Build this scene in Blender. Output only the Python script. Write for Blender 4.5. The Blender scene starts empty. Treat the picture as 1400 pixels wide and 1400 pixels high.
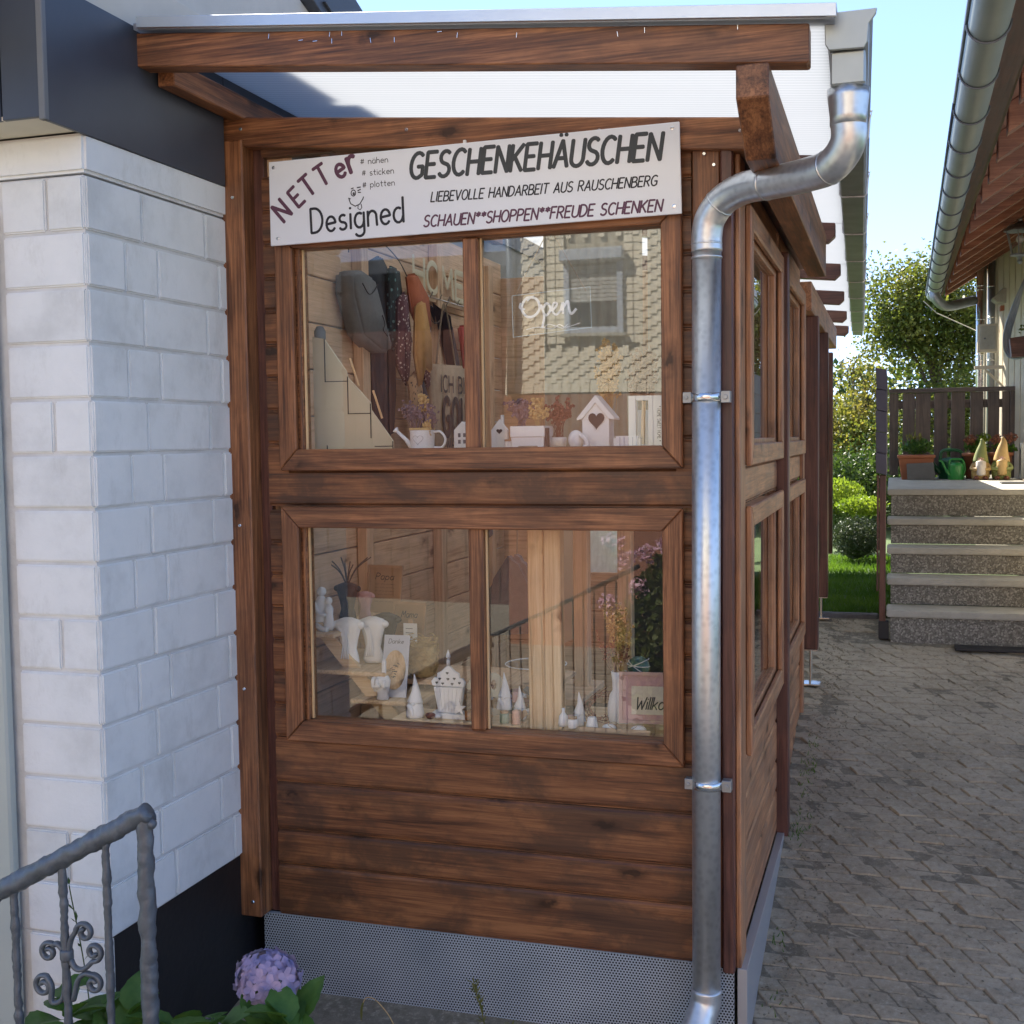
import bpy, bmesh, math, random
from mathutils import Vector, Matrix, noise
random.seed(7)
R = math.radians; PI = math.pi
S = bpy.context.scene
# ------------------------------------------------------------- camera
cam = bpy.data.cameras.new('camera'); camo = bpy.data.objects.new('camera', cam)
S.collection.objects.link(camo); S.camera = camo
ya, pi_, ro = .3054, -.0603, -.0134
fw = Vector((-math.sin(ya)*math.cos(pi_), math.cos(ya)*math.cos(pi_), math.sin(pi_)))
rt = Vector((math.cos(ya), math.sin(ya), 0)); up = rt.cross(fw)
rr = rt*math.cos(ro)+up*math.sin(ro); uu = -rt*math.sin(ro)+up*math.cos(ro)
camo.matrix_world = Matrix(((rr.x, uu.x, -fw.x, .3954), (rr.y, uu.y, -fw.y, -3.22), (rr.z, uu.z, -fw.z, 1.4354), (0, 0, 0, 1)))
cam.sensor_width = 36; cam.lens = 36*1649.5/1400; cam.clip_start = .05; cam.clip_end = 1000
# ------------------------------------------------------------- sky, sun, exposure
SUN = Vector((-.62, .82, .98)).normalized()
W = bpy.data.worlds.new('World'); S.world = W; W.use_nodes = True
nt = W.node_tree; nt.nodes.clear()
sky = nt.nodes.new('ShaderNodeTexSky'); sky.sky_type = 'NISHITA'; sky.sun_disc = False
sky.sun_elevation = math.asin(SUN.z); sky.sun_rotation = math.atan2(SUN.x, SUN.y)
sky.air_density = .62; sky.dust_density = .0; sky.ozone_density = 1.5
bg = nt.nodes.new('ShaderNodeBackground'); bg.inputs[1].default_value = .15
wo = nt.nodes.new('ShaderNodeOutputWorld')
def vm(op, x, y):
    n_ = nt.nodes.new('ShaderNodeVectorMath'); n_.operation = op
    for i_, q_ in ((0, x), (1, y)):
        if isinstance(q_, tuple): n_.inputs[i_].default_value = q_
        else: nt.links.new(q_, n_.inputs[i_])
    return n_.outputs[0]
# soft shoulder on the sky's radiance, the same in every direction
t_ = vm('MULTIPLY', sky.outputs[0], (.96, .99, 1.03)); t_ = vm('DIVIDE', t_, vm('ADD', vm('MULTIPLY', t_, (.26, .2, .12)), (1, 1, 1)))
nt.links.new(t_, bg.inputs[0]); nt.links.new(bg.outputs[0], wo.inputs[0])
sl = bpy.data.lights.new('sun', 'SUN'); sl.energy = 5; sl.angle = R(.5); sl.color = (1, .92, .8)
so = bpy.data.objects.new('sun', sl); S.collection.objects.link(so)
so.rotation_euler = SUN.to_track_quat('Z', 'Y').to_euler(); so.location = (-6, 8, 10)
S.view_settings.view_transform = 'Standard'; S.view_settings.look = 'None'; S.view_settings.gamma = 1
S.view_settings.use_curve_mapping = False; S.view_settings.exposure = 1.88
S.render.engine = 'CYCLES'
S.cycles.max_bounces = 10; S.cycles.transparent_max_bounces = 16; S.cycles.sample_clamp_indirect = 4
# ------------------------------------------------------------- helpers
C = S.collection
def link(o, parent=None):
    C.objects.link(o)
    if parent is not None: o.parent = parent
    return o
def wloc(o):
    v = Vector((0, 0, 0))
    while o is not None: v += o.location; o = o.parent
    return v
def tag(o, label=None, cat=None, group=None, kind=None):
    if label: o['label'] = label
    if cat: o['category'] = cat
    if group: o['group'] = group
    if kind: o['kind'] = kind
    return o
def thing(name, label, cat, loc=(0, 0, 0), group=None):
    o = bpy.data.objects.new(name, None); o.location = loc; o.empty_display_size = .1
    link(o); return tag(o, label, cat, group)
def copy_tree(o, parent=None):
    c = o.copy(); C.objects.link(c)
    if parent is not None: c.parent = parent
    for ch in list(o.children): copy_tree(ch, c)
    return c
class MB:
    """collects shapes in world coordinates, links them as one mesh object"""
    def __init__(s): s.v = []; s.f = []; s.m = []; s.mi = 0
    def add(s, vs, fs):
        n = len(s.v); s.v += [tuple(v) for v in vs]; s.f += [tuple(n+i for i in f) for f in fs]; s.m += [s.mi]*len(fs)
        return s
    def box(s, x0, x1, y0, y1, z0, z1):
        return s.hexa([(x0, y0, z0), (x1, y0, z0), (x1, y1, z0), (x0, y1, z0), (x0, y0, z1), (x1, y0, z1), (x1, y1, z1), (x0, y1, z1)])
    def hexa(s, p): return s.add(p, [(3, 2, 1, 0), (4, 5, 6, 7), (0, 1, 5, 4), (1, 2, 6, 5), (2, 3, 7, 6), (3, 0, 4, 7)])
    def cbox(s, c, sz, M=None):
        x, y, z = sz[0]/2, sz[1]/2, sz[2]/2
        p = [Vector(q) for q in [(-x, -y, -z), (x, -y, -z), (x, y, -z), (-x, y, -z), (-x, -y, z), (x, -y, z), (x, y, z), (-x, y, z)]]
        if M is not None: p = [M @ q for q in p]
        return s.hexa([Vector(c)+q for q in p])
    def prism(s, pts, a, b, ax='y'):
        """polygon pts in the two other axes, extruded from a to b along ax"""
        def mk(p, t): return {'x': (t, p[0], p[1]), 'y': (p[0], t, p[1]), 'z': (p[0], p[1], t)}[ax]
        n = len(pts); ar = sum(pts[i][0]*pts[(i+1) % n][1]-pts[(i+1) % n][0]*pts[i][1] for i in range(n))
        if ar < 0: pts = pts[::-1]
        vs = [mk(p, a) for p in pts]+[mk(p, b) for p in pts]
        fs = [tuple(range(n)), tuple(range(2*n-1, n-1, -1))]+[(i, i+n, (i+1) % n+n, (i+1) % n) for i in range(n)]
        if (ax == 'y') == (b < a): fs = [f[::-1] for f in fs]
        return s.add(vs, fs)
    def tube(s, path, r, n=10, flat=None, cap=True, nrm=None):
        """tube along path; r number or list; flat=(sx, sy) squashes the section"""
        P = [Vector(p) for p in path]; N = len(P); rs = r if isinstance(r, (list, tuple)) else [r]*N
        t0 = (P[1]-P[0]).normalized(); ref = Vector(nrm) if nrm else (Vector((0, 0, 1)) if abs(t0.z) < .9 else Vector((1, 0, 0)))
        vs = []; u = None
        for i in range(N):
            t = ((P[min(i+1, N-1)]-P[max(i-1, 0)])); t = t.normalized() if t.length > 1e-9 else t0
            if u is None or nrm: u = (ref-t*ref.dot(t)).normalized()
            else: u = (u-t*u.dot(t)).normalized()
            w = t.cross(u)
            for k in range(n):
                a = 2*PI*k/n; fx, fy = flat if flat else (1, 1)
                vs.append(P[i]+u*math.cos(a)*rs[i]*fx+w*math.sin(a)*rs[i]*fy)
        fs = [(i*n+k, i*n+(k+1) % n, (i+1)*n+(k+1) % n, (i+1)*n+k) for i in range(N-1) for k in range(n)]
        if cap: fs += [tuple(range(n))[::-1], tuple(range((N-1)*n, N*n))]
        return s.add(vs, fs)
    def lathe(s, c, prof, n=16, sx=1, sy=1, M=None):
        vs = []; c = Vector(c)
        for r_, z in prof:
            for k in range(n):
                a = 2*PI*k/n; q = Vector((r_*math.cos(a)*sx, r_*math.sin(a)*sy, z))
                if M is not None: q = M @ q
                vs.append(c+q)
        N = len(prof)
        fs = [(i*n+k, i*n+(k+1) % n, (i+1)*n+(k+1) % n, (i+1)*n+k) for i in range(N-1) for k in range(n)]
        fs += [tuple(range(n))[::-1], tuple(range((N-1)*n, N*n))]
        return s.add(vs, fs)
    def ball(s, c, r, n=10, sz=(1, 1, 1), M=None):
        pr = [(r*math.sin(PI*i/n)+1e-5, -r*math.cos(PI*i/n)*sz[2]) for i in range(n+1)]
        return s.lathe(c, pr, max(8, n), sz[0], sz[1], M)
    def dent(s, amp=.0022, fr=42):
        s.v = [tuple(Vector(v)+noise.noise_vector(Vector(v)*fr)*amp) for v in s.v]; return s
    def build(s, name, mat, parent=None, bevel=0, smooth=False, seg=1, loc=None, warp=0):
        me = bpy.data.meshes.new(name)
        vs = [Vector(v) for v in s.v]
        if loc is None:
            lo = [min(v[i] for v in vs) for i in range(3)]; hi = [max(v[i] for v in vs) for i in range(3)]
            loc = Vector([(lo[i]+hi[i])/2 for i in range(3)])
        loc = Vector(loc)
        me.from_pydata([v-loc for v in vs], [], s.f)
        mats = mat if isinstance(mat, (list, tuple)) else [mat]
        for m in mats: me.materials.append(m)
        if len(mats) > 1: me.polygons.foreach_set('material_index', s.m)
        if bevel:
            bm = bmesh.new(); bm.from_mesh(me)
            bmesh.ops.bevel(bm, geom=bm.edges[:], offset=bevel, segments=seg, affect='EDGES', clamp_overlap=True)
            bm.to_mesh(me); bm.free()
        if warp:
            for v in me.vertices: v.co += noise.noise_vector((v.co+loc)*9)*warp
        if smooth: me.shade_smooth()
        me.update()
        o = bpy.data.objects.new(name, me); o.location = loc-(wloc(parent) if parent else Vector((0, 0, 0)))
        link(o, parent); return o
def B(name, mat, parent, x0, x1, y0, y1, z0, z1, bevel=.002, **k):
    return MB().box(x0, x1, y0, y1, z0, z1).build(name, mat, parent, bevel, **k)
def rotm(a, ax='Y'): return Matrix.Rotation(a, 3, ax)
def spline(P, n=6):
    P = [Vector(p) for p in P]; Q = [2*P[0]-P[1]]+P+[2*P[-1]-P[-2]]; o = []
    for i in range(1, len(Q)-2):
        for k in range(n):
            t = k/n; a, b, c, d = Q[i-1:i+3]
            o.append(.5*((2*b)+(c-a)*t+(2*a-5*b+4*c-d)*t*t+(3*b-a-3*c+d)*t**3))
    return o+[P[-1]]
# ------------------------------------------------------------- materials
class NG:
    def __init__(s, name):
        s.m = bpy.data.materials.new(name); s.m.use_nodes = True; s.t = s.m.node_tree; s.t.nodes.clear()
        s.out = s.n('OutputMaterial')
    def n(s, typ, **k):
        nd = s.t.nodes.new('ShaderNode'+typ)
        for a, b in k.items(): setattr(nd, a, b)
        return nd
    def l(s, a, b): s.t.links.new(a, b)
    def coords(s, sc=(1, 1, 1), rnd=True, kind='Object'):
        tc = s.n('TexCoord'); mp = s.n('Mapping'); mp.inputs['Scale'].default_value = sc
        src = tc.outputs[kind]
        if rnd:
            oi = s.n('ObjectInfo'); va = s.n('VectorMath', operation='MULTIPLY_ADD')
            cb = s.n('CombineXYZ'); s.l(oi.outputs['Random'], cb.inputs[0]); s.l(oi.outputs['Random'], cb.inputs[1]); s.l(oi.outputs['Random'], cb.inputs[2])
            va.inputs[1].default_value = (37, 53, 71); s.l(cb.outputs[0], va.inputs[0]); s.l(src, va.inputs[2]); src = va.outputs[0]
        s.l(src, mp.inputs['Vector']); return mp.outputs[0]
    def noise(s, vec, scale, detail=4, rough=.55, dist=0):
        nd = s.n('TexNoise'); nd.inputs['Scale'].default_value = scale; nd.inputs['Detail'].default_value = detail
        nd.inputs['Roughness'].default_value = rough; nd.inputs['Distortion'].default_value = dist
        if vec is not None: s.l(vec, nd.inputs['Vector'])
        return nd.outputs['Fac']
    def ramp(s, fac, stops):
        nd = s.n('ValToRGB'); e = nd.color_ramp.elements
        while len(e) < len(stops): e.new(.5)
        for i, (p, c) in enumerate(stops):
            e[i].position = p; e[i].color = (c if isinstance(c, (tuple, list)) and len(c) == 4 else ((*c, 1) if isinstance(c, (tuple, list)) else (c, c, c, 1)))
        s.l(fac, nd.inputs[0]); return nd.outputs[0]
    def mix(s, fac, a, b, typ='MIX'):
        nd = s.n('MixRGB', blend_type=typ)
        for i, v in ((0, fac), (1, a), (2, b)):
            if isinstance(v, (int, float)): nd.inputs[i].default_value = v if i == 0 else (v, v, v, 1)
            elif isinstance(v, (tuple, list)): nd.inputs[i].default_value = (*v, 1)
            else: s.l(v, nd.inputs[i])
        return nd.outputs[0]
    def math(s, op, a, b=0):
        nd = s.n('Math', operation=op)
        for i, v in ((0, a), (1, b)):
            if isinstance(v, (int, float)): nd.inputs[i].default_value = v
            else: s.l(v, nd.inputs[i])
        return nd.outputs[0]
    def bump(s, h, st=.3, d=.002):
        nd = s.n('Bump'); nd.inputs['Strength'].default_value = st; nd.inputs['Distance'].default_value = d
        s.l(h, nd.inputs['Height']); return nd.outputs[0]
    def pbr(s, col, rough=.6, bump=None, metal=0, spec=.5, trans=None, **k):
        p = s.n('BsdfPrincipled')
        def st(nm, v):
            if isinstance(v, (int, float)): p.inputs[nm].default_value = v
            elif isinstance(v, (tuple, list)): p.inputs[nm].default_value = (*v, 1)
            else: s.l(v, p.inputs[nm])
        st('Base Color', col); st('Roughness', rough); st('Metallic', metal); st('Specular IOR Level', spec)
        for a, b in k.items(): st(a.replace('_', ' '), b)
        if bump is not None: s.l(bump, p.inputs['Normal'])
        sh = p.outputs[0]
        if trans:
            tr = s.n('BsdfTranslucent')
            if isinstance(trans[1], (tuple, list)): tr.inputs[0].default_value = (*trans[1], 1)
            else: s.l(trans[1], tr.inputs[0])
            mx = s.n('MixShader'); mx.inputs[0].default_value = trans[0]; s.l(sh, mx.inputs[1]); s.l(tr.outputs[0], mx.inputs[2]); sh = mx.outputs[0]
        s.l(sh, s.out.inputs[0]); return s.m
def simple(name, col, rough=.6, metal=0, var=.12, scale=14, bump=.15, spec=.5, bd=.001, trans=None):
    g = NG(name); v = g.coords(); n = g.noise(v, scale, 5)
    c = g.mix(g.math('MULTIPLY', n, 1.0), tuple(max(0, x*(1-var*1.6)) for x in col), tuple(min(1, x*(1+var*1.6)) for x in col))
    n2 = g.noise(v, scale*7, 3)
    return g.pbr(c, rough, g.bump(n2, bump, bd), metal, spec, trans)
def wood(name, ax, light, mid, dark, knots=True, gloss=.42, grain=1.0, blotch=.35, weather=0):
    g = NG(name)
    def sc(al, ac): return tuple(al if 'xyz'[i] == ax else ac for i in range(3))
    v = g.coords(sc(1.3, 26)); n1 = g.noise(v, 1.6, 6, .6, .6)
    v2 = g.coords(sc(3.5, 130)); n2 = g.noise(v2, 1.5, 4, .7)
    v3 = g.coords(sc(3.2, 4.6)); n3 = g.noise(v3, 1.6, 5, .62, .3)
    f = g.math('ADD', g.math('MULTIPLY', n1, .52), g.math('MULTIPLY', n2, .48))
    col = g.ramp(f, [(.36, dark), (.47, mid), (.6, light)])
    col = g.mix(g.math('MULTIPLY', g.ramp(n3, [(.42, 1), (.56, 0)]), blotch), col, (mid[0]*.36, mid[1]*.5, mid[2]*.75))
    h = f
    if knots:
        vk = g.coords(sc(3.2, 7.5)); vo = g.n('TexVoronoi'); vo.inputs['Scale'].default_value = 1.25; vo.inputs['Randomness'].default_value = 1
        nd = g.noise(v3, 9, 2); wv = g.n('VectorMath', operation='ADD'); cb = g.n('CombineXYZ')
        for i in range(3): g.l(g.math('MULTIPLY', nd, .25), cb.inputs[i])
        g.l(vk, wv.inputs[0]); g.l(cb.outputs[0], wv.inputs[1]); g.l(wv.outputs[0], vo.inputs['Vector'])
        k = g.ramp(vo.outputs['Distance'], [(.08, 1), (.17, 0)])
        ring = g.ramp(vo.outputs['Distance'], [(.1, 0), (.16, .55), (.26, 0)])
        col = g.mix(g.math('MULTIPLY', k, .85), col, tuple(x*.3 for x in dark)); col = g.mix(g.math('MULTIPLY', ring, .6), col, tuple(x*.7 for x in dark))
        h = g.math('SUBTRACT', f, g.math('MULTIPLY', k, .3))
    if weather:
        vw = g.coords(sc(2, 9)); nw = g.noise(vw, 2.2, 6, .7); col = g.mix(g.math('MULTIPLY', g.ramp(nw, [(.5, 0), (.7, 1)]), weather), col, (.3, .25, .2))
    ro_ = g.math('ADD', g.math('MULTIPLY', n2, .25), gloss-.1)
    return g.pbr(col, ro_, g.bump(h, .45*grain, .0015), 0, .45)
DK = ((.41, .18, .078), (.198, .079, .034), (.058, .022, .012))
LT = ((.6, .3, .15), (.4, .18, .085), (.17, .07, .035))
RAW = ((.8, .6, .36), (.7, .48, .26), (.5, .3, .14))
IN = ((.74, .5, .32), (.64, .42, .25), (.42, .25, .14))
RB = ((.17, .075, .055), (.11, .045, .035), (.05, .022, .018))
w_x, w_y, w_z = [wood('brown_stained_wood_'+a, a, *DK) for a in 'xyz']
l_x, l_y, l_z = [wood('sunlit_bleached_brown_wood_'+a, a, *LT, weather=.35) for a in 'xyz']  # lighter copy of the stain: side's sunlight bounce put into colour, plus bleaching
clad = wood('brown_cladding_wood', 'x', (.3, .13, .053), (.168, .067, .029), (.062, .026, .014), blotch=.68)
raw_x, raw_y, raw_z = [wood('raw_spruce_'+a, a, *RAW, blotch=.1, gloss=.55) for a in 'xyz']
in_x, in_y, in_z = [wood('interior_wood_'+a, a, *IN, blotch=.2, gloss=.55) for a in 'xyz']
fence_z, fence_x = [wood('grey_brown_fence_wood_'+q, q, (.14, .11, .1), (.1, .075, .068), (.05, .038, .034), knots=False) for q in 'zx']
eave_x = wood('eave_wood', 'x', (.46, .22, .13), (.34, .15, .085), (.2, .085, .05), knots=False)
rb_x, rb_y, rb_z = [wood('red_brown_wood_'+a, a, *RB, knots=False, gloss=.35) for a in 'xyz']
def m_paint():
    g = NG('white_painted_block'); v = g.coords((1, 1, 1)); n = g.noise(v, 4, 6, .65); n2 = g.noise(v, 45, 5, .7)
    c = g.ramp(n, [(.3, (.62, .65, .66)), (.5, (.75, .785, .80)), (.7, (.8, .83, .845))])
    n3 = g.noise(g.coords((3, 3, 1.2)), 2.5, 8, .75); c = g.mix(g.math('MULTIPLY', g.ramp(n3, [(.55, 0), (.75, 1)]), .35), c, (.33, .34, .31))
    return g.pbr(c, .62, g.bump(g.math('ADD', n2, g.math('MULTIPLY', n, 1.5)), .5, .003), 0, .4)
paint = m_paint()
mortar = simple('painted_dusty_mortar', (.64, .655, .655), .8, var=.18, scale=12, bump=.5, bd=.003)
bitumen = simple('black_bitumen', (.012, .012, .014), .5, var=.3, scale=6, bump=.4, bd=.003)
slate = simple('dark_grey_fascia', (.05, .06, .08), .42, var=.22, scale=5, bump=.12)
cream = simple('cream_render', (.62, .59, .52), .85, var=.06, bump=.5, bd=.003)
soffit_c = simple('cream_soffit', (.66, .62, .53), .85, var=.1, scale=6, bump=.3)
darkroof = simple('dark_roof_tile', (.05, .055, .065), .5)
doorm = simple('pale_green_grey_door', (.42, .47, .45), .4, var=.05, scale=3)
def m_zinc():
    g = NG('galvanised_zinc'); v = g.coords((1, 1, 1)); vo = g.n('TexVoronoi'); vo.inputs['Scale'].default_value = 55; g.l(v, vo.inputs['Vector'])
    n = g.noise(g.coords((6, 6, 1)), 2, 5); n2 = g.noise(v, 70, 3)
    c = g.mix(.3, g.ramp(n, [(.3, (.52, .56, .59)), (.7, (.7, .74, .77))]), g.mix(1, vo.outputs['Color'], (.6, .6, .6), 'SATURATION') if False else g.ramp(vo.outputs['Distance'], [(0, .35), (.6, .8)]))
    sp = g.ramp(n2, [(.68, 0), (.72, 1)]); c = g.mix(g.math('MULTIPLY', sp, .35), c, (.8, .82, .83))
    r_ = g.math('ADD', .27, g.math('MULTIPLY', n, .22))
    return g.pbr(c, r_, g.bump(n, .12, .003), .88)
zinc = m_zinc()
zincplain = simple('plain_grey_zinc', (.42, .46, .46), .42, .6, var=.14, scale=6, bump=.05)
zincdull = simple('weathered_zinc', (.33, .36, .38), .45, .75, var=.25, scale=9)
alu = simple('aluminium', (.62, .66, .7), .32, .85, var=.05)
steel = simple('bright_steel', (.68, .7, .72), .2, .95, var=.08)
def m_poly():
    g = NG('translucent_twinwall_sheet'); tc = g.n('TexCoord'); sep = g.n('SeparateXYZ'); g.l(tc.outputs['Object'], sep.inputs[0])
    w = g.math('SINE', g.math('MULTIPLY', sep.outputs[1], 2*PI/.024)); n = g.noise(g.coords((1, 4, 1)), 2, 4)
    c = g.mix(g.ramp(w, [(0, 0), (1, 1)]), (.56, .58, .6), (.66, .675, .69)); c = g.mix(g.math('MULTIPLY', n, .3), c, (.5, .51, .53))
    return g.pbr(c, .25, g.bump(w, .3, .002), 0, .5, (.78, c))
poly = m_poly()
def m_glass(name, fac=.085, tint=(.96, .97, .96)):
    g = NG(name); tr = g.n('BsdfTransparent'); tr.inputs[0].default_value = (*tint, 1)
    gl = g.n('BsdfGlossy'); gl.inputs['Roughness'].default_value = .0
    lw = g.n('LayerWeight'); lw.inputs[0].default_value = .5
    n = g.noise(g.coords((1, 1, 1)), 1.3, 1); g.l(g.bump(n, .12, .012), gl.inputs['Normal'])
    f = g.math('ADD', fac, g.math('MULTIPLY', g.math('POWER', lw.outputs['Facing'], 4), .9))
    mx = g.n('MixShader'); g.l(f, mx.inputs[0]); g.l(tr.outputs[0], mx.inputs[1]); g.l(gl.outputs[0], mx.inputs[2]); g.l(mx.outputs[0], g.out.inputs[0])
    return g.m
glass = m_glass('window_glass', .057, (.985, .99, .985))
clear = m_glass('clear_acrylic', .03, (.965, .98, .98))
def m_perf():
    g = NG('perforated_sheet'); tc = g.n('TexCoord'); sep = g.n('SeparateXYZ'); g.l(tc.outputs['Object'], sep.inputs[0])
    p = .0088; q = p*.866
    def cell(ox, oz):
        fx = g.math('SUBTRACT', g.math('FRACT', g.math('ADD', g.math('DIVIDE', sep.outputs[0], p), 50+ox)), .5)
        fz = g.math('SUBTRACT', g.math('FRACT', g.math('ADD', g.math('DIVIDE', sep.outputs[2], q*2), 50+oz)), .5)
        d = g.math('SQRT', g.math('ADD', g.math('POWER', g.math('MULTIPLY', fx, p), 2), g.math('POWER', g.math('MULTIPLY', fz, q*2), 2)))
        return g.math('LESS_THAN', d, .00275)
    h = g.math('MAXIMUM', cell(0, 0), cell(.5, .5)); n = g.noise(g.coords((1, 1, 1)), 5, 5)
    c = g.ramp(n, [(.3, (.32, .38, .44)), (.7, (.44, .5, .56))]); c = g.mix(h, c, (.01, .012, .015))
    ml = g.math('MULTIPLY', g.math('SUBTRACT', 1, h), .15)
    return g.pbr(c, g.math('ADD', .42, g.math('MULTIPLY', h, .5)), None, ml, .4)
perf = m_perf()
sheetm = simple('grey_metal_sheet', (.46, .47, .49), .45, .5, var=.06, scale=3)
white = simple('white_plaster', (.82, .82, .8), .55, var=.03, bump=.1)
whitemet = simple('white_enamel', (.85, .86, .87), .3, var=.02, bump=.03)
black = simple('matt_black', (.02, .02, .022), .6)
ink = simple('black_print', (.012, .013, .02), .5, var=.1)
plum = simple('plum_print', (.1, .035, .07), .5, var=.1)
greyink = simple('dark_grey_print', (.035, .042, .048), .5, var=.1)
signm = simple('white_sign_plastic', (.74, .77, .82), .28, var=.02, scale=3, bump=.02)
iron = simple('grey_painted_iron', (.12, .14, .165), .36, .35, var=.2, scale=60, bump=.5, bd=.002)
kraft = simple('natural_jute', (.36, .28, .19), .85, var=.12, scale=60, bump=.4)
mdf = simple('pale_cream_board', (.62, .56, .4), .6, var=.06)
terra = simple('terracotta', (.36, .13, .065), .7, var=.12)
pinkm = simple('dusty_pink', (.5, .3, .3), .7); rust = simple('rust_orange_fabric', (.4, .11, .045), .85, scale=40); ochre = simple('ochre_fabric', (.46, .24, .07), .85, scale=40)
navy = simple('navy_fabric', (.015, .02, .03), .9, scale=50); feltg = simple('grey_felt', (.17, .18, .19), .95, scale=60, bump=.6, bd=.002); redm = simple('red_fabric', (.35, .04, .03), .8)
straw = simple('dried_grass', (.55, .38, .16), .8, var=.25, scale=60); lilac = simple('dried_lilac', (.2, .14, .16), .9, var=.3, scale=60); dryred = simple('dried_red_brown', (.22, .09, .06), .9, var=.35, scale=60)
frameoak = simple('light_frame_wood', (.45, .3, .18), .6, var=.15, scale=20); paper = simple('kraft_paper', (.42, .29, .18), .8, var=.05); palepaper = simple('pale_paper', (.6, .62, .66), .7, var=.04)
def m_spots(name, base, dot, sc=70):
    g = NG(name); vo = g.n('TexVoronoi'); vo.inputs['Scale'].default_value = sc; g.l(g.coords(), vo.inputs['Vector'])
    return g.pbr(g.mix(g.ramp(vo.outputs['Distance'], [(.22, 1), (.3, 0)]), base, dot), .85, g.bump(g.noise(g.coords(), 60, 3), .3, .002))
dotplum = m_spots('dotted_plum_fabric', (.1, .035, .045), (.6, .5, .45)); dotgreen = m_spots('flowered_dark_green_fabric', (.015, .03, .035), (.12, .24, .24), 45); leopard = m_spots('leopard_fabric', (.33, .19, .09), (.05, .03, .02), 60)
def m_conc(name, a, b, sc=8, agg=0, bumpd=.003):
    g = NG(name); v = g.coords((1, 1, 1)); n = g.noise(v, sc, 8, .7); n2 = g.noise(v, 90, 4, .7)
    c = g.ramp(n, [(.3, a), (.7, b)])
    if agg:
        vo = g.n('TexVoronoi'); vo.inputs['Scale'].default_value = agg; g.l(v, vo.inputs['Vector'])
        c = g.mix(.75, c, g.ramp(vo.outputs['Color'], [(.15, tuple(x*.5 for x in a)), (.55, a), (.9, tuple(min(1, x*1.45) for x in b))])); n2 = vo.outputs['Distance']
    return g.pbr(c, .85, g.bump(n2, .6, bumpd), 0, .3)
tread_m = m_conc('cast_stone_tread', (.34, .33, .28), (.5, .48, .42)); riser_m = m_conc('exposed_aggregate', (.19, .18, .155), (.31, .3, .26), 9, 130, .003)
def m_paver(name, a, b):
    g = NG(name); geo = g.n('NewGeometry'); n = g.n('TexNoise'); n.inputs['Scale'].default_value = 3; n.inputs['Detail'].default_value = 9; n.inputs['Roughness'].default_value = .72; g.l(geo.outputs['Position'], n.inputs['Vector'])
    n2 = g.n('TexNoise'); n2.inputs['Scale'].default_value = 42; n2.inputs['Detail'].default_value = 7; n2.inputs['Roughness'].default_value = .8; g.l(geo.outputs['Position'], n2.inputs['Vector'])
    oi = g.n('ObjectInfo'); c = g.ramp(n.outputs[0], [(.3, a), (.68, b)])
    c = g.mix(g.math('MULTIPLY', oi.outputs['Random'], .35), c, (.2, .175, .135)); c = g.mix(g.math('MULTIPLY', g.ramp(n2.outputs[0], [(.52, 0), (.66, 1)]), .75), c, (.5, .45, .36)); c = g.mix(g.math('MULTIPLY', g.ramp(n2.outputs[0], [(.34, 1), (.47, 0)]), .5), c, (.08, .07, .052))
    return g.pbr(c, .88, g.bump(n2.outputs[0], .8, .006), 0, .25)
paver_m = m_paver('concrete_paver', (.31, .272, .2), (.5, .44, .335))
def m_street():
    g = NG('street_paving'); geo = g.n('NewGeometry'); br = g.n('TexBrick'); br.inputs['Scale'].default_value = 1; br.inputs['Brick Width'].default_value = .22; br.inputs['Row Height'].default_value = .12; br.inputs['Mortar Size'].default_value = .012
    br.inputs['Color1'].default_value = (.25, .22, .18, 1); br.inputs['Color2'].default_value = (.3, .27, .22, 1); br.inputs['Mortar'].default_value = (.13, .12, .09, 1); g.l(geo.outputs['Position'], br.inputs['Vector'])
    n = g.n('TexNoise'); n.inputs['Scale'].default_value = 2; n.inputs['Detail'].default_value = 6; g.l(geo.outputs['Position'], n.inputs['Vector'])
    return g.pbr(g.mix(g.math('MULTIPLY', n.outputs[0], .5), br.outputs[0], (.24, .22, .18)), .9)
street_m = m_street()
joint_m = m_paver('joint_soil', (.14, .125, .09), (.32, .29, .22))
asph = m_conc('grey_asphalt', (.1, .1, .1), (.16, .155, .15), 6)
curb = m_conc('dark_kerb_stone', (.1, .1, .105), (.18, .18, .19), 12)
def m_leaf(name, a, b, tr=.35, sc=9, rough=.5):
    g = NG(name); n = g.noise(g.coords((1, 1, 1), False), sc, 3); c = g.ramp(n, [(.35, a), (.65, b)])
    return g.pbr(c, rough, None, 0, .35, (tr, g.mix(1, c, (1.0, 1.0, .5), 'MULTIPLY')))
leaf_tree = m_leaf('tree_leaf', (.08, .12, .025), (.19, .2, .05), .5, 3)
leaf_tree2 = m_leaf('yellow_green_leaf', (.14, .17, .04), (.32, .27, .09), .5, 3)
leaf_dark = m_leaf('dark_leaf', (.035, .07, .02), (.08, .13, .035), .35, 4)
leaf_bright = m_leaf('bright_leaf', (.12, .2, .02), (.24, .32, .05), .5, 4)
leaf_juni = m_leaf('juniper', (.045, .07, .04), (.11, .14, .08), .15, 6)
leaf_hyd = m_leaf('hydrangea_leaf', (.055, .14, .03), (.11, .22, .05), .35, 20, .4)
grass_m = m_leaf('grass_blade', (.06, .14, .015), (.15, .26, .04), .4, 2)
petal = m_leaf('hydrangea_petal', (.26, .25, .5), (.55, .43, .64), .3, 26)
phl = m_leaf('phlox_petal', (.75, .45, .62), (.85, .6, .72), .3, 20)
bark = simple('bark', (.09, .07, .055), .9, var=.3, scale=20, bump=.8, bd=.01)
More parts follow.
